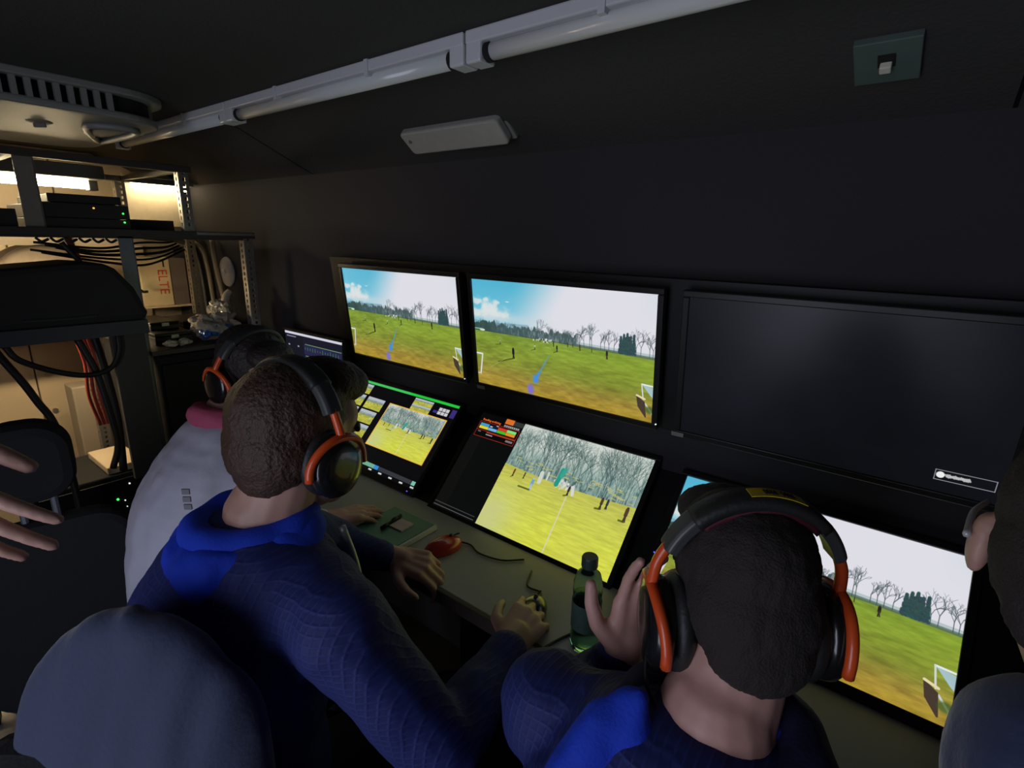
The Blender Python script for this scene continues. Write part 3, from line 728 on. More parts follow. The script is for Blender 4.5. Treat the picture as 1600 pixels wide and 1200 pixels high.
# pale end wall panels with bolts
t = thing('wall_cladding', 'cream bolted metal cladding on the end wall behind the rack', 'cladding', (-1.98, -.6, 0))
for y0, y1 in ((-1.30, -.86), (-.855, -.62), (-.615, -.42), (-.415, -.1)):
    bm = BM(); box(bm, (-1.995, y0, .05), (-1.965, y1, 1.78)); pnl = obj('panel', bm, M_cream, t, bevel=.004)
    for zz in (.35, .62, .80, 1.05, 1.3):
        bm = BM(); cyl(bm, (-1.965, y0 + .04, zz), (-1.957, y0 + .04, zz), .012, n=10); obj('bolt', bm, M_galv, pnl)
bm = BM(); box(bm, (-1.72, -.57, .42), (-1.60, -.40, .80))
bx_ = tag(obj('junction_box', bm, M_creamd, origin=(-1.66, -.48, .42), bevel=.006), 'taupe box hanging behind the hanging cables under the black case', 'box')
bm = BM(); box(bm, (-1.78, -.60, 0), (-1.60, -.38, .42)); tag(obj('floor_locker', bm, M_creamd, origin=(-1.69, -.5, 0), bevel=.006), 'brown floor locker under the taupe box', 'locker')
# big grey drum lying behind the case
t = thing('cable_drum', 'large rounded grey cable drum behind the black case', 'drum', (-1.62, -.58, 1.08))
bm = BM(); lathe(bm, [(.02, -.1), (.15, -.1), (.17, -.09), (.17, -.06), (.14, -.05), (.14, .05), (.17, .06), (.17, .09), (.15, .1), (.02, .1)], Matrix.Translation((-1.62, -.585, 1.235)) @ Matrix.Rotation(PI / 2, 4, 'Y'), 28); obj('drum_body', bm, mat('drum_grey', (.34, .28, .22), .5), t, smooth=True)
bm = BM(); box(bm, (-1.74, -.66, 1.052), (-1.50, -.5, 1.085)); obj('cradle', bm, M_rail, t)
bm = BM(); box(bm, (-1.72, -1.25, 1.035), (-1.52, -.42, 1.052)); obj('shelf', bm, M_rail, rk)
# electrical box with red letters
t = thing('electrical_box', 'cream electrical box with red lettering behind the grey post', 'electrical box', (-1.72, -.1, 1.11))
bm = BM(); prism(bm, [(-.215, 1.115), (-.085, 1.115), (-.085, 1.345), (-.215, 1.345)], (-1.85, -1.70), axis='X'); obj('cover', bm, mat('cream_plastic', (.62, .50, .30), .5), t, bevel=.003)
bm = BM(); box(bm, (-1.84, -.084, 1.115), (-1.705, -.01, 1.34)); obj('side_cover', bm, mat('taupe_plastic', (.15, .12, .105), .5), t, bevel=.003)
bm = BM(); box(bm, (-1.86, -.23, 1.105), (-1.69, -.005, 1.115)); obj('sill', bm, M_cream, t)
for z_, s_ in ((1.285, 'E'), (1.245, 'T'), (1.205, 'D'), (1.165, 'E')):
    pass
M_redl = mat('red_print', (.62, .07, .03), .6)
text('lettering', 'ELTE', .058, Matrix.Translation((-1.6985, -.140, 1.29)) @ Matrix(((0, 0, 1, 0), (0, 1, 0, 0), (-1, 0, 0, 0), (0, 0, 0, 1))), M_redl, t)
bm = BM(); box(bm, (-1.70, -.115, 1.30), (-1.6985, -.108, 1.335)); obj('slot', bm, M_dark, t)
# perforated small angle next to the box
bm = BM(); slotted(bm, -1.66, .0, 1.12, 1.30, .03, dirs=((0, 1),), pitch=.02); tag(obj('perforated_strip', bm, M_galv, origin=(-1.66, 0, 1.12)), 'short perforated metal strip right of the electrical box', 'strip')
# conduits
for k, (y, m, lab) in enumerate(((.018, M_creamd, 'tan conduit bending down the wall right of the electrical box'), (-.012, M_cable, 'thick black cable bending down beside the tan conduit'))):
    bm = BM(); tube(bm, [(-1.62, -.28 + y, 1.435), (-1.60, -.10 + y, 1.435), (-1.57, -.01 + y, 1.40), (-1.55, .01 + y, 1.30), (-1.54, .015 + y, 1.053)], .014, n=10); tag(obj('conduit' if k == 0 else 'thick_cable', bm, m, smooth=True), lab, 'conduit' if k == 0 else 'cable')
bm = BM(); tube(bm, [(-1.45, .022, 1.44), (-1.44, .024, 1.3), (-1.40, .026, 1.15), (-1.36, .028, 1.053)], .012, n=10); tag(obj('conduit', bm, M_creamd, smooth=True), 'second tan conduit against the wall below the round disc', 'conduit')
# round disc on wall
t = thing('wall_disc', 'round pale grey disc fixed to the dark wall above the plastic bag', 'disc', (-1.37, FW, 1.29))
DM = Matrix.Translation((-1.375, FW, 1.29)) @ Matrix.Rotation(PI / 2, 4, 'X')
bm = BM(); lathe(bm, [(.064, 0), (.07, .006), (.066, .014), (.03, .02), (.001, .021)], DM, 28); obj('disc', bm, mat('pale_grey_plastic', (.42, .41, .44), .45), t, smooth=True)
bm = BM(); lathe(bm, [(.012, .018), (.012, .026), (.001, .027)], DM, 14); obj('centre_cap', bm, M_white, t, smooth=True)
# clutter on the shelf
def rock(bm, c, r, seed, amp=.35, sub=3):
    q = bmesh.ops.create_icosphere(bm, subdivisions=sub, radius=1)['verts']
    for v in q:
        n_ = noise.noise(v.co * 1.6 + V(seed, seed, 0)) + .5 * noise.noise(v.co * 4 + V(seed, 0, seed))
        v.co = Vector([v.co[i] * r[i] * (1 + amp * n_) for i in range(3)]) + Vector(c)
t = thing('plastic_bag', 'crumpled clear plastic bag with blue print on the cluttered shelf', 'bag', (-1.0, -.2, 1.053))
M_bag = mat('clear_film', (.62, .55, .44), .18, trans=.25, bump=.8, scale=45, var=.3); M_bagb = mat('blue_film', (.05, .16, .45), .25, bump=.6, scale=50)
bm = BM(); rock(bm, (-1.0, -.205, 1.105), (.075, .085, .055), 3, .5, 4); rock(bm, (-1.02, -.155, 1.155), (.04, .045, .05), 9, .5, 4); obj('bag', bm, M_bag, t)
bm = BM(); rock(bm, (-.945, -.225, 1.10), (.03, .03, .025), 5, .4); rock(bm, (-.94, -.18, 1.095), (.03, .025, .02), 15, .4); rock(bm, (-.95, -.26, 1.085), (.025, .02, .02), 25, .4); obj('blue_print', bm, M_bagb, t)
bm = BM(); tube(bm, [(-1.02, -.14, 1.19), (-1.03, -.125, 1.22), (-1.03, -.11, 1.235)], lambda s_: .018 - .006 * s_, n=10); obj('twisted_neck', bm, M_bag, t, smooth=True)
GC = 'black cases on the cluttered shelf'
for k, (x, y, z, sx, sy, sz, lab) in enumerate(((-1.12, -.36, 1.053, .30, .13, .045, 'flat black case on the cluttered shelf behind the grey post'), (-1.30, -.17, 1.053, .22, .15, .05, 'black case lying behind the plastic bag'), (-1.16, -.36, 1.099, .22, .10, .03, 'smaller black case stacked on the flat case'))):
    t = thing('gear_case', lab, 'case', (x, y, z), GC)
    bm = BM(); cbox(bm, (x, y, z + sz * .35), (sx, sy, sz * .7)); obj('body', bm, M_gear, t, bevel=.004)
    bm = BM(); cbox(bm, (x, y, z + sz * .86), (sx, sy, sz * .28)); obj('lid', bm, M_gear, t, bevel=.004)
    bm = BM(); cbox(bm, (x + sx / 2 + .003, y, z + sz * .7), (.006, .025, .012)); obj('latch', bm, M_galv, t)
for k, (x, y, lab) in enumerate(((-.93, -.39, 'crumpled cream paper scrap at the shelf front left'), (-.94, -.34, 'crumpled cream paper scrap next to the plastic bag'))):
    bm = BM(); rock(bm, (x, y, 1.064), (.022, .022, .012), 31 + k, .5); tag(obj('paper_scrap', bm, mat('cream_paper', (.66, .58, .40), .7), origin=(x, y, 1.053)), lab, 'paper', 'paper scraps')
# black padded case on the apron (rounded top)
t = thing('padded_case', 'big black padded case with sloping end on the blue grey apron', 'case', (-1.0, -.75, 1.172))
pts = [(-1.2, 1.173), (-.475, 1.173), (-.472, 1.20), (-.50, 1.28), (-.545, 1.345), (-.575, 1.362), (-.64, 1.366), (-.80, 1.352), (-1.2, 1.31)]
bm = BM(); prism(bm, pts, (-1.10, -.84), axis='X'); obj('shell', bm, mat('black_padding', (.020, .018, .019), .75, bump=.2, scale=60), t, bevel=.02)
bm = BM(); tube(bm, [(-.836, -.62, 1.20), (-.836, -.70, 1.197), (-.836, -.80, 1.20)], .003, n=6); obj('zip', bm, M_hpg, t)
# cables
def cable(pts, r, m, lab, group=None, name='cable'):
    bm = BM(); tube(bm, pts, r, n=8); tag(obj(name, bm, m, smooth=True), lab, 'cable', group)
cable([(-.87, -.845, 1.125), (-.868, -.82, 1.08), (-.868, -.74, 1.03), (-.868, -.66, 1.005), (-.868, -.60, 1.02), (-.868, -.57, 1.07), (-.868, -.565, 1.125)], .009, M_cable, 'thick black cable looping in an arc under the blue grey apron')
cable([(-.89, -.67, 1.125), (-.885, -.64, 1.02), (-.885, -.625, .90), (-.885, -.615, .75), (-.89, -.64, .66)], .011, M_cable, 'black cable hanging straight through the loop')
cable([(-.91, -.87, 1.125), (-.91, -.80, .95), (-.91, -.755, .75), (-.91, -.74, .05)], .011, M_cable, 'black cable hanging at the far left below the apron')
cable([(-1.0, -.60, 1.125), (-1.0, -.585, .98), (-1.0, -.575, .80), (-1.0, -.585, .60)], .013, M_cable, 'black cable hanging right of the red cables')
for k in range(5):
    y = -.635 + k * .012
    cable([(-1.1, y + .0, 1.125), (-1.1, y + .018, 1.0), (-1.1, y + .012 + .004 * k, .88), (-1.1, y + .03, .76)], .0055, M_red, ['leftmost', 'second from left', 'middle', 'second from right', 'rightmost'][k] + ' thin red cable of the bundle hanging under the apron', 'red cables under the apron')
cable([(-1.0, -.62, 1.44), (-1.0, -.61, 1.40), (-1.0, -.60, 1.36)], .010, M_red, 'short red cable end above the black case')
GX = 'black cables slung under the top shelf'
for k in range(5):
    z = 1.425 - .008 * k; y0 = -.72 + .03 * (k % 3)
    cable([(-.93 - .02 * k, y0, z), (-.95 - .02 * k, -.55, z - .018 - .003 * k), (-1.0 - .01 * k, -.42, z - .012 * k), (-1.1 - .02 * k, -.30, z - .010 * k), (-1.3, -.2 + .01 * k, z)], .0038 + .0006 * (k % 3), M_cable, ['topmost', 'second from top', 'middle', 'second from bottom', 'lowest'][k] + ' thin black cable slung under the rack top shelf', GX)
cable([(-.90, -.66, 1.425), (-.90, -.62, 1.36), (-.93, -.60, 1.30)], .008, M_cable, 'black cable dropping behind the black case')
for k in range(6):
    y = -.72 + .035 * k
    bm = BM(); tube(bm, [(-.895, y, 1.44), (-.89, y + .012, 1.428), (-.895, y + .03, 1.436)], .004, n=6); tag(obj('cable_tail', bm, M_cable, smooth=True), ['leftmost', 'second from left', 'third from left', 'third from right', 'second from right', 'rightmost'][k] + ' short black cable tail at the front of the top shelf', 'cable', 'cable tails on the top shelf front')
cable([(-1.6, -.29, 1.40), (-1.6, -.275, 1.25), (-1.6, -.25, 1.20), (-1.6, -.225, 1.195)], .006, M_cable, 'thin black cable curving left of the electrical box')
# black gear box on the floor with pilot lights, and board edge behind it
t = thing('power_unit', 'low black power unit with small red and green pilot lights on the floor', 'power unit', (-1.2, -.66, 0))
bm = BM(); box(bm, (-1.36, -.84, 0), (-1.05, -.47, .57)); obj('case', bm, M_dark, t, bevel=.006)
bm = BM(); box(bm, (-1.05, -.83, .02), (-1.042, -.48, .55)); obj('front_panel', bm, M_panel, t, bevel=.002)
for y, z, m, r_ in ((-.610, .474, M_grn, .0042), (-.588, .462, M_led, .0024), (-.585, .435, M_led, .0018), (-.565, .525, M_led, .003)):
    bm = BM(); cyl(bm, (-1.043, y, z), (-1.038, y, z), r_, n=8); obj('pilot_light', bm, m, t)
bm = BM(); box(bm, (-1.043, -.652, .390), (-1.038, -.620, .400)); obj('red_switch', bm, M_rled, t, bevel=.001)
bm = BM(); box(bm, (-1.30, -.62, .572), (-1.06, -.50, .60)); 
tag(obj('board_edge', bm, M_cream, origin=(-1.2, -.56, .572), bevel=.004), 'tan board lying on the low black power unit', 'board')

# ------------------------------------------------------------------ things on the worktop
DZ = .7205
t = thing('notebook', 'green covered notebook lying on the worktop with white page edges', 'notebook', (.262, -.365, DZ))
NM = Matrix.Translation((.262, -.365, DZ)) @ Matrix.Rotation(.02, 4, 'Z')
bm = BM(); box(bm, (-.078, -.098, .001), (.080, .100, .013), NM); obj('pages', bm, mat('white_pages', (.72, .72, .76), .7), t)
bm = BM(); box(bm, (-.080, -.100, .013), (.074, .097, .0155), NM); obj('cover', bm, mat('green_cover', (.09, .24, .20), .45, bump=.2, scale=12, var=.3), t, bevel=.001)
bm = BM(); box(bm, (-.080, -.100, 0), (.080, .100, .001), NM); obj('back_cover', bm, mat('green_cover', (0, 0, 0)), t)
NZ = DZ + .0156
bm = BM(); box(bm, (-.022, -.022, 0), (.022, .022, .004), Matrix.Translation((.274, -.327, NZ)) @ Matrix.Rotation(.05, 4, 'Z'))
tag(obj('sticky_note', bm, mat('pink_note', (.72, .55, .56), .8), origin=(.274, -.327, NZ)), 'small pink sticky note pad on the green notebook', 'note')
t = thing('marker_pen', 'short dark marker pen lying beside the pink note', 'pen', (.245, -.335, NZ))
a0, a1 = V(.252, -.375, NZ + .006), V(.238, -.300, NZ + .006); mid = a0.lerp(a1, .55)
bm = BM(); cyl(bm, a0, mid, .0055, n=10); obj('barrel', bm, M_bez, t, smooth=True)
bm = BM(); cyl(bm, mid, a1, .006, n=10); obj('cap', bm, M_hpg, t, smooth=True)
def mouse(x, y, rz, col, label, cabpts):
    t = thing('computer_mouse', label, 'mouse', (x, y, DZ))
    M = Matrix.Translation((x, y, DZ)) @ Matrix.Rotation(rz, 4, 'Z')
    bm = BM(); ell(bm, (0, 0, .006), (.030, .052, .027), seg=20)
    for v in bm.verts:
        if v.co.z < 0: v.co.z = 0
    bmesh.ops.transform(bm, matrix=M, verts=bm.verts); obj('shell', bm, col, t, smooth=True)
    bm = BM(); cbox(bm, (0, .022, .030), (.0035, .05, .002), M); obj('button_gap', bm, M_dark, t)
    bm = BM(); cyl(bm, M @ V(-.003, .024, .030), M @ V(.003, .024, .030), .006, n=12); obj('scroll_wheel', bm, M_hpg, t, smooth=True)
    bm = BM(); tube(bm, cabpts, .0022, n=6); obj('mouse_cable', bm, M_cable, t, smooth=True)
mouse(.418, -.318, -.25, mat('red_gloss', (.50, .035, .02), .25, coat=.5), 'red computer mouse on the worktop by the notebook', [(.43, -.272, DZ + .006), (.46, -.262, DZ + .003), (.50, -.275, DZ + .003), (.56, -.262, DZ + .003), (.60, -.225, DZ + .003)])
mouse(.725, -.372, .15, M_hp, 'black computer mouse under the hand at the worktop edge', [(.717, -.325, DZ + .006), (.700, -.30, DZ + .003), (.665, -.30, DZ + .003), (.64, -.25, DZ + .003)])
cable([(.80, -.44, .7205), (.799, -.438, .7245), (.81, -.39, .7235), (.835, -.33, .7235), (.87, -.26, .7235)], .003, M_cable, 'black cable running over the worktop edge to the bottle')
# bottle
t = thing('water_bottle', 'clear green plastic water bottle with a dark cap on the worktop', 'bottle', (.852, -.372, DZ))
BMx = Matrix.Translation((.852, -.372, DZ))
M_pet = mat('green_pet', (.62, .92, .78), .06, trans=1.0, ior=1.06, var=.02); M_water = mat('water', (.75, .95, .85), .02, trans=1.0, ior=1.12, var=.02)
prof = [(.018, 0), (.026, .002), (.0275, .010), (.0265, .018), (.0278, .026), (.0265, .034), (.0275, .045), (.0275, .105), (.026, .112), (.0275, .120), (.027, .140), (.022, .158), (.013, .168), (.0125, .176)]
bm = BM(); lathe(bm, prof, BMx, 28); obj('shell', bm, M_pet, t, smooth=True)
bm = BM(); lathe(bm, [(r_ * .93, z + .002) for r_, z in prof[:9]] , BMx, 24); obj('water', bm, M_water, t, smooth=True)
bm = BM(); lathe(bm, [(.0145, .173), (.0152, .175), (.0152, .192), (.0135, .195)], BMx, 24); c_ = obj('cap', bm, mat('dark_green_cap', (.03, .05, .04), .45), t, smooth=False)
M_lab = mat('dark_label', (.05, .09, .075), .5, var=.7, scale=60)
bm = BM(); n_ = 28
r1_ = [bm.verts.new(BMx @ V(.0281 * math.cos(2 * PI * i / n_), .0281 * math.sin(2 * PI * i / n_), .047)) for i in range(n_)]
r2_ = [bm.verts.new(BMx @ V(.0281 * math.cos(2 * PI * i / n_), .0281 * math.sin(2 * PI * i / n_), .103)) for i in range(n_)]
bridge(bm, r1_, r2_); obj('paper_label', bm, M_lab, t, smooth=True)

# ------------------------------------------------------------------ people
def Rz(a): return Matrix.Rotation(a, 4, 'Z')
def head_frame(c, yaw, pitch, roll=0):
    return Matrix.Translation(c) @ Rz(yaw) @ Matrix.Rotation(-pitch, 4, 'X') @ Matrix.Rotation(roll, 4, 'Y') @ Matrix.Scale(.93, 4)
def head_prims(bm, F):
    ell(bm, (0, -.012, .045), (.075, .097, .086), F); ell(bm, (0, .040, -.025), (.060, .055, .085), F); ell(bm, (0, .072, -.088), (.028, .026, .024), F)
    ell(bm, (0, .055, .055), (.062, .045, .05), F)
    caps(bm, F @ V(0, .094, .02), F @ V(0, .112, -.018), .009, .014, 10); ell(bm, (.013, .10, -.022), (.010, .012, .008), F); ell(bm, (-.013, .10, -.022), (.010, .012, .008), F)
    ell(bm, (0, .085, .028), (.048, .018, .010), F)
    ell(bm, (0, .092, -.052), (.023, .010, .007), F); ell(bm, (0, .090, -.063), (.021, .010, .008), F)
    for s_ in (-1, 1):
        ell(bm, (s_ * .080, -.010, -.004), (.011, .021, .033), F @ Matrix.Rotation(0, 4, 'Z')); ell(bm, (s_ * .05, .07, -.012), (.02, .022, .022), F)
JOINTS = {}
def hand_prims(bm, Wp, d, n, side, curl=(.5, .5, .5, .5), thumb=.5, spread=.10, k=1.0, tdir=None):
    d = Vector(d).normalized(); n = Vector(n); n = (n - d * n.dot(d)).normalized(); t = d.cross(n) * side; Wp = Vector(Wp)
    offs = (.030, .0095, -.0105, -.029); fl = (.083, .088, .083, .073)
    L = ((.041, .025, .02), (.046, .029, .021), (.042, .027, .02), (.033, .02, .018)); R_ = (.0092, .0094, .009, .008)
    for i in range(4):
        b = Wp + (t * offs[i] * .55 + d * .008) * k; kn = Wp + (t * offs[i] + d * fl[i]) * k
        caps(bm, b, kn, .0155 * k, .0118 * k, 12)
        if i < 3: caps(bm, b.lerp(kn, .3) + t * (-.009 * k), kn - d * (.022 * k) + t * (-.009 * k), .0145 * k, .0095 * k, 10)
        a = 0; p = kn; sp = (1.5 - i) * spread
        for j in range(3):
            a += curl[i] * (.8 if j == 0 else (1.15 if j == 1 else .75))
            q = (d * math.cos(a) - n * math.sin(a) + t * sp * max(0, math.cos(a))).normalized()
            p2 = p + q * L[i][j] * k; JOINTS[(i, j)] = (p.copy(), p2.copy()); caps(bm, p, p2, R_[i] * (1 - .08 * j) * k, R_[i] * (1 - .08 * (j + 1)) * k, 12); p = p2
    b = Wp + (t * .018 + d * .018 - n * .006) * k
    if tdir is None:
        d1 = (d * .62 + t * (.4 + .5 * thumb) - n * .25).normalized(); d2 = (d * .9 + t * .45 * thumb - n * .2).normalized(); d3 = (d * .95 + t * .15 * thumb - n * .3).normalized()
    else:
        tv = [Vector(x).normalized() for x in tdir]; d1, d2, d3 = tv
    p = b
    for q, l, r0, r1 in ((d1, .046, .016, .0125), (d2, .033, .012, .0105), (d3, .027, .0105, .0085)):
        p2 = p + q * l * k; caps(bm, p, p2, r0 * k, r1 * k, 12); p = p2
def torso_prims(bm, NB, PV, yaw, grow=0, scale=1):
    NB, PV = Vector(NB), Vector(PV)
    ch = [(.10, (.13, .085)), (.22, (.165, .108)), (.36, (.172, .12)), (.5, (.168, .118)), (.66, (.158, .115)), (.82, (.165, .118)), (1.0, (.175, .125))]
    bow = (Rz(yaw) @ V(0, -1, 0)) * .045
    ss = [c_[0] for c_ in ch]
    for s_ in np.linspace(.10, 1, 19):
        rx = np.interp(s_, ss, [c_[1][0] for c_ in ch]); ry = np.interp(s_, ss, [c_[1][1] for c_ in ch])
        c = NB.lerp(PV, s_) + bow * math.sin(PI * min(1, s_ * 1.15))
        ell(bm, (0, 0, 0), (rx * scale + grow, ry * scale + grow, .075 + grow * .5), Matrix.Translation(c) @ Rz(yaw))
def person(label, H, yaw, pitch, roll, NB, PV, byaw, arms, legs, skin, hair, hairstyle, jacket, hood=None, trousers=M_blackcl, vox=.0042, jw=((.012, 7, (1, 1, 1)), (.006, 17, (1, 1, .6)), (.002, 45, (1, 1, .6))), base=None, collar=None, grow=.022, face=True):
    base = base or (PV[0], PV[1], 0)
    t = thing('person', label, 'person', base)
    F = head_frame(H, yaw, pitch, roll)
    bm = BM(); head_prims(bm, F)
    NBv = Vector(NB)
    caps(bm, F @ V(0, -.022, -.03), NBv, .054, .060); caps(bm, NBv + V(0, 0, .02), NBv - V(0, 0, .06), .06, .09)
    torso_prims(bm, NB, PV, byaw)
    for side, (sh, el, wr, hd) in arms.items():
        sg = 1 if side == 'L' else -1
        caps(bm, NBv - V(0, 0, .05), sh, .055, .052); caps(bm, sh, el, .050, .038); caps(bm, el, wr, .040, .026)
        hand_prims(bm, wr, side=sg, **hd)
        caps(bm, wr, Vector(wr) + Vector(hd['d']).normalized() * .03, .026, .023)
    body = remesh('body', bm, skin, t, vox, 4)
    if face:
        for s_ in (-1, 1):
            bm = BM(); ell(bm, (s_ * .031, .083, .012), (.012, .012, .011), F); e = obj('eye', bm, M_eye, t, smooth=True)
            bm = BM(); ell(bm, (s_ * .031, .0945, .012), (.0055, .0018, .0055), F); obj('iris', bm, M_iris, e, smooth=True)
            bm = BM(); tube(bm, [F @ V(s_ * .016, .098, .031), F @ V(s_ * .034, .095, .036), F @ V(s_ * .052, .080, .030)], .0045, n=6); obj('eyebrow', bm, hair, t, smooth=True)
        bm = BM(); ell(bm, (0, .0985, -.0575), (.020, .006, .008), F); obj('lips', bm, M_lip, t, smooth=True)
    bm = BM(); hairstyle(bm, F); remesh('hair', bm, hair, t, .004, 3, wrinkle=((.0016, 34, (1, 1, 1)), (.0011, 120, (1, 1, .5)), (.0011, 300, (1, 1, .6))))
    bm = BM(); torso_prims(bm, NB, PV, byaw, grow)
    for side, (sh, el, wr, hd) in arms.items():
        caps(bm, NBv - V(0, 0, .06), sh, .062 + grow * .6, .055 + grow * .6); caps(bm, sh, el, .056 + grow * .7, .042 + grow * .7)
        w2 = Vector(el).lerp(Vector(wr), .90); caps(bm, el, w2, .044 + grow * .6, .031 + grow * .25)
    remesh('jacket', bm, jacket, t, .008, 5, wrinkle=jw)
    if collar: collar(t, F, NBv)
    if hood: hood(t, F, NBv)
    if legs:
        bm = BM()
        ell(bm, (0, 0, 0), (.160, .115, .10), Matrix.Translation(PV) @ Rz(byaw))
        for hp, kn, an in legs: caps(bm, hp, kn, .088, .065); caps(bm, kn, an, .063, .045)
        remesh('trousers', bm, trousers, t, .012, 5, wrinkle=((.006, 12, (1, 1, 1)),))
        for hp, kn, an in legs:
            an = Vector(an); f = Rz(byaw) @ V(0, 1, 0)
            bm = BM(); caps(bm, (an.x, an.y, .045), an + f * .14 + V(0, 0, .038 - an.z), .044, .036); ell(bm, (an.x, an.y, .06), (.045, .05, .06))
            for v in bm.verts: v.co.z = max(v.co.z, 0.001)
            obj('shoe', bm, M_blackcl, t, smooth=True)
    return t, F

# --- hair styles
def hair_quiff(bm, F):
    ell(bm, (0, -.020, .060), (.083, .100, .086), F); ell(bm, (0, -.045, .014), (.080, .072, .076), F); ell(bm, (0, -.064, -.022), (.058, .038, .046), F)
    ell(bm, (0, .045, .110), (.066, .060, .042), F); ell(bm, (.0, .070, .108), (.062, .052, .038), F)
def hair_short(bm, F):
    ell(bm, (0, -.020, .056), (.080, .099, .084), F); ell(bm, (0, -.048, .01), (.077, .066, .078), F); ell(bm, (0, -.068, -.030), (.060, .036, .052), F)
    ell(bm, (0, .045, .105), (.060, .050, .034), F)
def hair_mid(bm, F):
    ell(bm, (0, -.020, .060), (.086, .104, .088), F); ell(bm, (0, -.045, .01), (.082, .072, .080), F); ell(bm, (0, .055, .105), (.068, .050, .038), F)

def ring_cloth(name, parent, m, c, rx, ry, rt, tilt=(0, 0), yaw=0, a0=0, a1=2 * PI, bulge=None, vox=.006, wr=((.006, 22, (1, 1, 1)),), it=3, z=None):
    """thick folded ring of cloth lying round a neck"""
    bm = BM(); M = Matrix.Translation(c) @ Rz(yaw) @ Matrix.Rotation(tilt[0], 4, 'X') @ Matrix.Rotation(tilt[1], 4, 'Y')
    n = 26; prev = None
    for i in range(n + 1):
        a = a0 + (a1 - a0) * i / n
        r_ = rt * (1 + (bulge(a) if bulge else 0)); k = 1 + (bulge(a) * .35 if bulge else 0)
        p = M @ V(rx * k * math.cos(a), ry * k * math.sin(a), (z(a) if z else 0))
        if prev: caps(bm, prev[0], p, prev[1], r_, 10)
        prev = (p, r_)
    return remesh(name, bm, m, parent, vox, it, wrinkle=wr)

# --- headphones
def headphones(label, F, tilt, size=1.0, label_tape=False, group='orange and black headsets', cable_pts=None, drop=0.0, rise=.046, cup=1.0):
    c0 = F @ V(0, 0, 0)
    t = thing('headphones', label, 'headphones', c0, group)
    G = F @ Matrix.Translation((0, -.006, -.006 - drop)) @ Matrix.Rotation(tilt, 4, 'X')
    Rb = .104 * size; zc = rise
    def bp(a, r=Rb, y=0): return G @ V(r * .96 * math.cos(a), y, zc + (r * 1.0) * math.sin(a))
    def strap(bm, a0, a1, r, th, w, n=20):
        rs = []
        for i in range(n + 1):
            a = a0 + (a1 - a0) * i / n
            e = 1.0
            q = [bp(a, r - th / 2, -w / 2 * e), bp(a, r + th * .2, -w / 2 * e), bp(a, r + th / 2, -w / 3), bp(a, r + th / 2, w / 3), bp(a, r + th * .2, w / 2 * e), bp(a, r - th / 2, w / 2 * e)]
            rs.append([bm.verts.new(x) for x in q])
        for a_, b_ in zip(rs, rs[1:]): bridge(bm, a_, b_)
        bm.faces.new(rs[0][::-1]); bm.faces.new(rs[-1])
    bm = BM(); strap(bm, .80, PI - .80, Rb + .004, .014, .036, 26); hb = obj('headband', bm, M_pad, t, smooth=True)
    bm = BM(); strap(bm, .84, PI - .84, Rb - .006, .008, .030, 24); obj('headband_lining', bm, mat('dark_red_lining', (.10, .012, .025), .7), hb, smooth=True)
    for s_ in (0, 1):
        a0, a1 = (.36, .82) if s_ == 0 else (PI - .82, PI - .36)
        bm = BM(); strap(bm, a0, a1, Rb + .003, .016, .031, 10); obj('slider_cover', bm, M_hpg, t, bevel=.002)
    for s_ in (1, -1):
        X = .089 * size
        # arm from slider to fork
        bm = BM(); pts = [bp(.42 if s_ > 0 else PI - .42, Rb + .004), bp(.16 if s_ > 0 else PI - .16, Rb + .008), G @ V(s_ * (X + .021), 0, .052)]
        tube(bm, pts, .0065, n=8)
        # fork: arch over the cup
        pts = [G @ V(s_ * (X + .021 - .010 * (1 - math.sin(a) ** 2)), .053 * cup * math.cos(a), .052 * cup * math.sin(a) - .004) for a in np.linspace(-.1, PI + .1, 13)]
        tube(bm, pts, .0062, n=8, sm=2); obj('yoke', bm, M_orange, t, smooth=True)
        CM = G @ Matrix.Translation((s_ * X, 0, 0)) @ Matrix.Rotation(s_ * PI / 2, 4, 'Y') @ Matrix.Diagonal((cup, cup, 1, 1))
        bm = BM(); lathe(bm, [(.040, -.004), (.045, .002), (.046, .014), (.042, .022), (.030, .026), (.012, .027), (.001, .027)], CM @ Matrix.Diagonal((1.12, 1, 1, 1)), 28); cp = obj('ear_cup', bm, M_hp, t, smooth=True)
        bm = BM(); lathe(bm, [(.020, -.026), (.038, -.026), (.046, -.018), (.047, -.010), (.042, -.003), (.030, -.003)], CM @ Matrix.Diagonal((1.14, 1, 1, 1)), 28); obj('ear_cushion', bm, M_pad, t, smooth=True)
    if label_tape:
        bm = BM(); a0, a1 = 1.15, 1.72; n = 8; rs = []
        for i in range(n + 1):
            a = a0 + (a1 - a0) * i / n
            rs.append([bm.verts.new(bp(a, Rb + .0117, y)) for y in (-.012, .006)] + [bm.verts.new(bp(a, Rb + .0125, y)) for y in (.006, -.012)])
        for a_, b_ in zip(rs, rs[1:]): bridge(bm, a_, b_)
        bm.faces.new(rs[0][::-1]); bm.faces.new(rs[-1]); tp = obj('yellow_label', bm, M_yel, t)
        bm = BM()
        for i, a in enumerate(np.linspace(1.28, 1.56, 9)):
            if i == 4: continue
            p0, p1 = bp(a, Rb + .0128, -.007), bp(a + .008, Rb + .0128, .001)
            cyl(bm, p0, p1, .0012, n=5)
        mk = obj('label_lettering', bm, M_dark, tp)
    if cable_pts:
        bm = BM(); tube(bm, cable_pts, .0022, n=6); obj('headset_cable', bm, M_cable, t, smooth=True)
    return t

SK = dict(spread=.10)
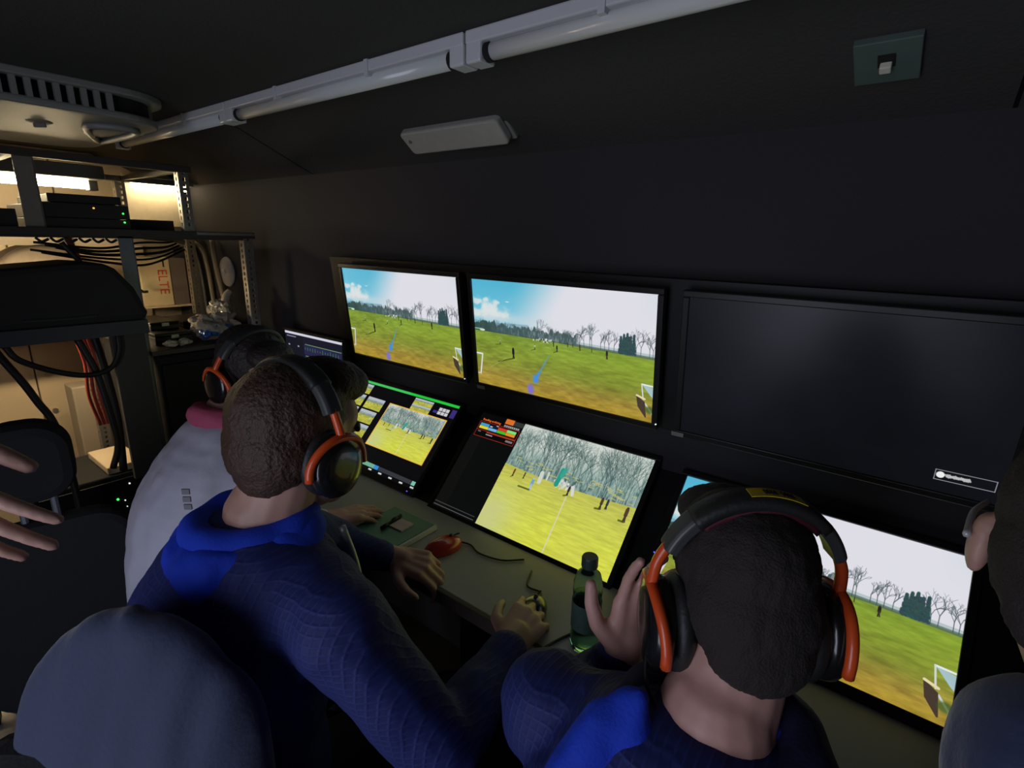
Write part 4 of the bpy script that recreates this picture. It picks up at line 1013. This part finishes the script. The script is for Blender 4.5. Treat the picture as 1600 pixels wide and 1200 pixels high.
# ---- person in the middle
def hood2(t, F, NB):
    ring_cloth('hood', t, M_blue, NB + V(-.012, -.014, -.012), .082, .080, .031, tilt=(.20, 0), bulge=lambda a: .3 * max(0, -math.sin(a)) + .1 * math.sin(5 * a), yaw=-.2, a0=-PI * 1.28, a1=PI * .28, wr=((.012, 14, (1, 1, 1.6)), (.005, 34, (1, 1, 1))))
    ring_cloth('hood_fold', t, M_blue, NB + V(-.008, -.004, .014), .074, .076, .020, tilt=(.12, 0), bulge=lambda a: .3 * max(0, -math.sin(a)), yaw=-.2, a0=-PI * 1.30, a1=PI * .30, wr=((.008, 20, (1, 1, 1)),))
def collar2(t, F, NB):
    bm = BM(); tube(bm, [NB + V(.085, .075, -.005), NB + V(.10, .085, -.07), NB + V(.115, .085, -.14)], .006, n=8); obj('zip_edge', bm, mat('grey_zip', (.34, .36, .34), .4, metal=.4), t, smooth=True)
    bm = BM(); ell(bm, NB + V(.115, .085, -.15), (.005, .005, .009)); obj('zip_pull', bm, M_galv, t, smooth=True)
    bm = BM(); cbox(bm, (0, 0, 0), (.012, .004, .055), Matrix.Translation(NB + V(.112, .06, -.07)) @ Matrix.Rotation(.35, 4, 'Y')); obj('pocket_tape', bm, mat('pale_yellow_tape', (.55, .62, .36), .5), t)
H2 = (.529, -.735, 1.151)
p2, F2 = person('person with brown quiff and orange headset, royal blue hood, hands on the worktop', H2, .14, .16, 0.0, (.510, -.785, 1.035), (.42, -.85, .52), .1,
    {'R': ((.700, -.795, .955), (.815, -.715, .755), (.765, -.492, .757), dict(d=(-.16, .97, .0), n=(.28, .05, .95), curl=(.42, .48, .55, .6), thumb=.75, **SK)),
     'L': ((.350, -.715, .955), (.27, -.56, .80), (.392, -.452, .757), dict(d=(.93, .34, -.05), n=(-.02, -.25, .95), curl=(.75, .85, .9, .9), thumb=.4, tdir=((.8, -.55, -.15), (.95, -.2, -.2), (1, .1, -.15)), spread=.08))},
    [((.34, -.83, .52), (.33, -.48, .53), (.33, -.46, .10)), ((.50, -.85, .52), (.62, -.50, .53), (.62, -.47, .10))],
    M_skin, M_brown, hair_quiff, M_navy, hood2, collar=collar2)
headphones('black headset with orange yokes on the brown-haired person in the middle', F2, .12)

# ---- person at the right, seen from behind
HOOD3L = ((((1.079, -0.698, 1.010), 0.013), ((1.061, -0.721, 0.983), 0.024), ((1.052, -0.748, 0.942), 0.032), ((1.049, -0.771, 0.903), 0.036)),
          (((1.087, -0.697, 1.014), 0.012), ((1.085, -0.710, 0.982), 0.022), ((1.093, -0.721, 0.948), 0.030), ((1.107, -0.730, 0.910), 0.034)),
          (((1.095, -0.699, 0.989), 0.010), ((1.121, -0.692, 0.951), 0.018), ((1.147, -0.690, 0.918), 0.026)))
HOOD3R = (((1.196, -.615, .978), .010), ((1.221, -.602, .966), .018), ((1.245, -.598, .930), .024))
def hood3(t, F, NB):
    ring_cloth('jacket_collar', t, M_navyp, NB + V(.01, -.01, -.005), .082, .080, .034, tilt=(.15, 0), bulge=lambda a: .25 * max(0, -math.sin(a)), wr=((.006, 20, (1, 1, 1)),))
    bm = BM()
    for pts in HOOD3L:
        for (p_, r0), (q_, r1) in zip(pts, pts[1:]): caps(bm, p_, q_, r0, r1, 12)
    remesh('hood', bm, M_blue, t, .005, 4, wrinkle=((.008, 18, (1, 1, .5)), (.003, 50, (1, 1, .5))))
    bm = BM()
    for (p_, r0), (q_, r1) in zip(HOOD3R, HOOD3R[1:]): caps(bm, p_, q_, r0, r1, 12)
    remesh('hood_lining', bm, M_blue, t, .005, 4, wrinkle=((.008, 18, (1, 1, .5)),))
    ring_cloth('hood_outer', t, M_navyp, NB + V(.0, -.045, -.05), .13, .11, .050, tilt=(.30, 0), a0=-PI * .70, a1=-PI * .32, wr=((.010, 14, (1, 1, .5)),))
def collar3(t, F, NB):
    bm = BM(); tube(bm, [NB + V(-.13, .10, -.01), NB + V(-.15, .145, -.03)], .0035, n=6, sm=2); obj('zip_edge', bm, MATS['grey_zip'], t, smooth=True)
H3 = (1.137, -.558, 1.074)
p3, F3 = person('person seen from behind with dark hair and a yellow-labelled headset, blue hood', H3, .62, .36, 0.0, (1.148, -.632, .960), (1.17, -.86, .50), 0.05,
    {'R': ((1.315, -.645, .870), (1.40, -.66, .66), (1.27, -.56, .60), dict(d=(-.7, .7, -.05), n=(.1, .1, .95), curl=(.4, .4, .4, .4), thumb=.5, **SK)),
     'L': ((.965, -.655, .880), (.925, -.555, .765), (1.0, -.535, .900), dict(d=(.12, .20, .95), n=(-.75, .62, -.05), curl=(.22, .25, .3, .35), thumb=.3, spread=.08, tdir=((-.55, -.35, .75), (-.30, -.1, .95), (-.12, .05, 1))))},
    [((1.08, -.88, .50), (1.08, -.52, .53), (1.08, -.50, .10)), ((1.26, -.88, .50), (1.28, -.52, .53), (1.28, -.50, .10))],
    M_skin2, M_dkhair, hair_short, M_navy, hood3, collar=collar3)
headphones('large headset with a yellow label on its headband, worn by the person seen from behind', F3, .40, 1.0, True, drop=.022, rise=.068, cup=1.14, cable_pts=[F3 @ V(-.11, -.01, -.05), F3 @ V(-.115, -.03, -.09), F3 @ V(-.10, -.05, -.13), V(1.04, -.66, .93)])

# ---- far person in white jacket
def hood1(t, F, NB):
    ring_cloth('scarf', t, M_pink, NB + V(.012, -.005, .010), .068, .072, .030, tilt=(-.35, 0), wr=((.005, 25, (1, 1, 1)),))
    ring_cloth('scarf_fold', t, M_purple, NB + V(.02, .0, -.018), .074, .078, .018, tilt=(-.35, 0), a0=-PI * .6, a1=PI * .5, wr=((.005, 25, (1, 1, 1)),))
    bm = BM()
    for k in range(3): cbox(bm, (0, 0, -.018 * k), (.016, .004, .012), Matrix.Translation((.075, -.745, .93)) @ Rz(.7))
    obj('sleeve_badge', bm, mat('grey_print', (.22, .22, .25), .7), t)
def collar1(t, F, NB):
    bm = BM(); caps(bm, (.108, -.475, .757), (.132, -.455, .755), .030, .028); remesh('cuff', bm, M_pink, t, .006, 3)
H1 = (-.130, -.482, 1.096)
p1, F1 = person('person in a white jacket and pink scarf at the far left of the row', H1, -1.40, .40, 0.0, (-.15, -.545, .985), (-.09, -.74, .50), -.25,
    {'R': ((-.01, -.60, .885), (.07, -.60, .77), (.135, -.452, .757), dict(d=(.35, .93, -.03), n=(-.02, .05, .97), curl=(.3, .32, .36, .42), thumb=.6, **SK)),
     'L': ((-.29, -.53, .885), (-.36, -.46, .78), (-.27, -.37, .757), dict(d=(.3, .95, -.03), n=(0, .05, .97), curl=(.35, .35, .4, .4), thumb=.6, **SK))},
    [((-.17, -.73, .52), (-.16, -.45, .53), (-.16, -.42, .10)), ((-.01, -.73, .52), (.03, -.47, .53), (.03, -.44, .10))],
    M_skin2, M_blkhair, hair_mid, M_lav, hood1, collar=collar1, jw=((.006, 10, (1, 1, .5)), (.004, 26, (1, 1, .6))), grow=.012)
headphones('black headset with orange yokes on the person in the white jacket', F1, .10)

# ---- bystander beyond the right edge
p5, F5 = person('person in slate blue at the right edge of the view', (1.403, -.505, 1.205), -.1, .15, 0, (1.455, -.535, 1.08), (1.66, -.66, .60), .3,
    {'R': ((1.66, -.44, 1.0), (1.84, -.5, .80), (1.82, -.30, .760), dict(d=(-.1, .95, -.05), n=(0, .05, .97), curl=(.3, .3, .35, .4), thumb=.5, **SK)),
     'L': ((1.405, -.59, 1.055), (1.51, -.58, .85), (1.60, -.37, .760), dict(d=(.2, .95, -.05), n=(0, .05, .97), curl=(.3, .3, .35, .4), thumb=.5, **SK))},
    [((1.60, -.66, .58), (1.62, -.58, .50), (1.62, -.66, .10)), ((1.78, -.66, .58), (1.80, -.58, .50), (1.80, -.66, .10))],
    M_skin, M_dkhair, hair_short, M_slate, None)
bm = BM(); tube(bm, [F5 @ V(-.092, -.03, .004), F5 @ V(-.090, .03, .016), F5 @ V(-.080, .085, .02)], .003, n=6); obj('glasses_temple', bm, mat('pale_metal', (.6, .6, .62), .3, metal=.3), p5, smooth=True)
# ---- person standing just outside the left edge, hand reaching in
p4, F4 = person('person with a gold ring whose hand reaches in at the left edge', (-.08, -1.62, 1.58), -.35, .1, 0, (-.09, -1.66, 1.44), (-.10, -1.70, .92), -.35,
    {'L': ((-.27, -1.62, 1.36), (-.36, -1.50, 1.12), (-.12, -1.32, 1.02), dict(d=(.4, .9, .1), n=(0, -.2, .95), curl=(.5, .5, .5, .5), thumb=.5, **SK)),
     'R': ((.10, -1.68, 1.36), (.27, -1.42, 1.22), (.456, -1.140, 1.252), dict(d=(.50, .45, -.70), n=(.55, -.70, .30), curl=(.12, .16, .2, .2), thumb=.6, spread=.13))},
    [((-.19, -1.70, .92), (-.19, -1.68, .50), (-.19, -1.70, .09)), ((-.01, -1.70, .92), (-.01, -1.68, .50), (-.01, -1.70, .09))],
    M_skin, M_dkhair, hair_short, M_blackcl, None)

a_, b_ = JOINTS[(1, 0)]          # the right hand is built last: its middle finger carries the ring
c_ = a_.lerp(b_, .45); u_, v_, w_ = basis(b_ - a_)
bm = BM(); tube(bm, [c_ + u_ * (.0098 * math.cos(x)) + v_ * (.0098 * math.sin(x)) for x in np.linspace(0, 2 * PI, 21)], .0014, n=6, sm=0)
tag(obj('ring', bm, mat('gold', (.75, .55, .28), .2, metal=1), smooth=True), 'thin gold ring on the finger of the hand at the left edge', 'ring')

# ------------------------------------------------------------------ chairs
def chair(label, x, y, yaw, seat=.44, back=None, head=None, m=M_blackcl, backm=None):
    t = thing('office_chair', label, 'chair', (x, y, 0), 'office chairs')
    M = Matrix.Translation((x, y, 0)) @ Rz(yaw)
    bm = BM(); prism(bm, rrect(-.22, -.22, .22, .22, .07), (seat - .07, seat - .015), M=M); obj('seat', bm, m, t, bevel=.02)
    bm = BM(); cyl(bm, M @ V(0, 0, .10), M @ V(0, 0, seat - .07), .022); obj('post', bm, M_grey, t, smooth=True)
    for k in range(5):
        a = 2 * PI * k / 5 + .3; e = V(.25 * math.cos(a), .25 * math.sin(a), .07)
        bm = BM(); tube(bm, [M @ V(0, 0, .11), M @ (e * .6 + V(0, 0, .03)), M @ e], .014, n=8, sm=3); lg = obj('leg', bm, M_bez, t, smooth=True)
        bm = BM(); cyl(bm, M @ (e + V(-.012, 0, -.043)), M @ (e + V(.012, 0, -.043)), .026, n=14); obj('castor', bm, M_bezd, lg, smooth=True)
    if back:
        w, z0, z1, tilt = back
        B = M @ Matrix.Translation((0, -.225, seat)) @ Matrix.Rotation(tilt, 4, 'X')
        bm = BM(); prism(bm, rrect(-w / 2, z0, w / 2, z1, .09, 6), (-.03, .03), M=B, axis='Y'); obj('backrest', bm, backm or m, t, bevel=.02)
        bm = BM(); box(bm, (-.03, -.045, -.05), (.03, -.03, z0 + .15), B); box(bm, (-.03, -.045, -.06), (.03, .12, -.045), B); obj('back_bracket', bm, M_bez, t)
        if head:
            hw, h0, h1 = head
            bm = BM(); prism(bm, rrect(-hw / 2, h0, hw / 2, h1, hw * .42, 8), (-.045, .035), M=B, axis='Y'); obj('headrest', bm, m, t, bevel=.025)
            bm = BM()
            for s_ in (-1, 1): cyl(bm, B @ V(s_ * .03, 0, z1 - .04), B @ V(s_ * .03, 0, h0 + .04), .008, n=8)
            obj('headrest_stem', bm, M_grey, t)
    return t
chair('empty black high-back office chair with a rounded headrest at the left', -.615, -.862, 1.35, .34, (.36, -.10, .44, .08), (.17, .50, .70))
chair('office chair under the brown-haired person, its back covered by the navy jacket', .41, -.83, .62, .44, (.34, .10, .44, .10))
chair('low office chair under the person in the white jacket', -.09, -.74, -.25, .42)
chair('office chair under the person seen from behind', 1.17, -.86, .05, .42)
# jacket over the back of the middle chair
t = thing('draped_jacket', 'slate navy jacket draped over the chair back behind the brown-haired person', 'jacket', (.56, -1.03, .5))
bm = BM()
JM = Matrix.Translation((.585, -.985, .055)) @ Rz(.62)
for q in range(34):
    z = .965 - q * .0155; f_ = q / 33
    hw = .128 * min(1, (1 - (1 - min(1, f_ * 3.2)) ** 2)) ** .5 + .035 * f_ + .02; dp = .030 + .042 * min(1, f_ * 2.5)
    ell(bm, (0, 0, 0), (hw, dp, .035), JM @ Matrix.Translation((-.02 * f_, -.03 * f_, z)))
remesh('jacket', bm, M_slate, t, .008, 12, wrinkle=((.010, 15, (1, .3, .12)), (.006, 33, (1, .5, .16))))
# sheet of paper on the floor
bm = BM(); box(bm, (-.11, -.08, 0), (.11, .08, .012), Matrix.Translation((-.70, -1.10, .0)) @ Rz(.5))
tag(obj('floor_plate', bm, mat('light_grey_metal', (.5, .5, .5), .4, metal=.2), origin=(-.70, -1.10, 0), bevel=.002), 'light grey ridged plate lying on the floor at the lower left', 'plate')
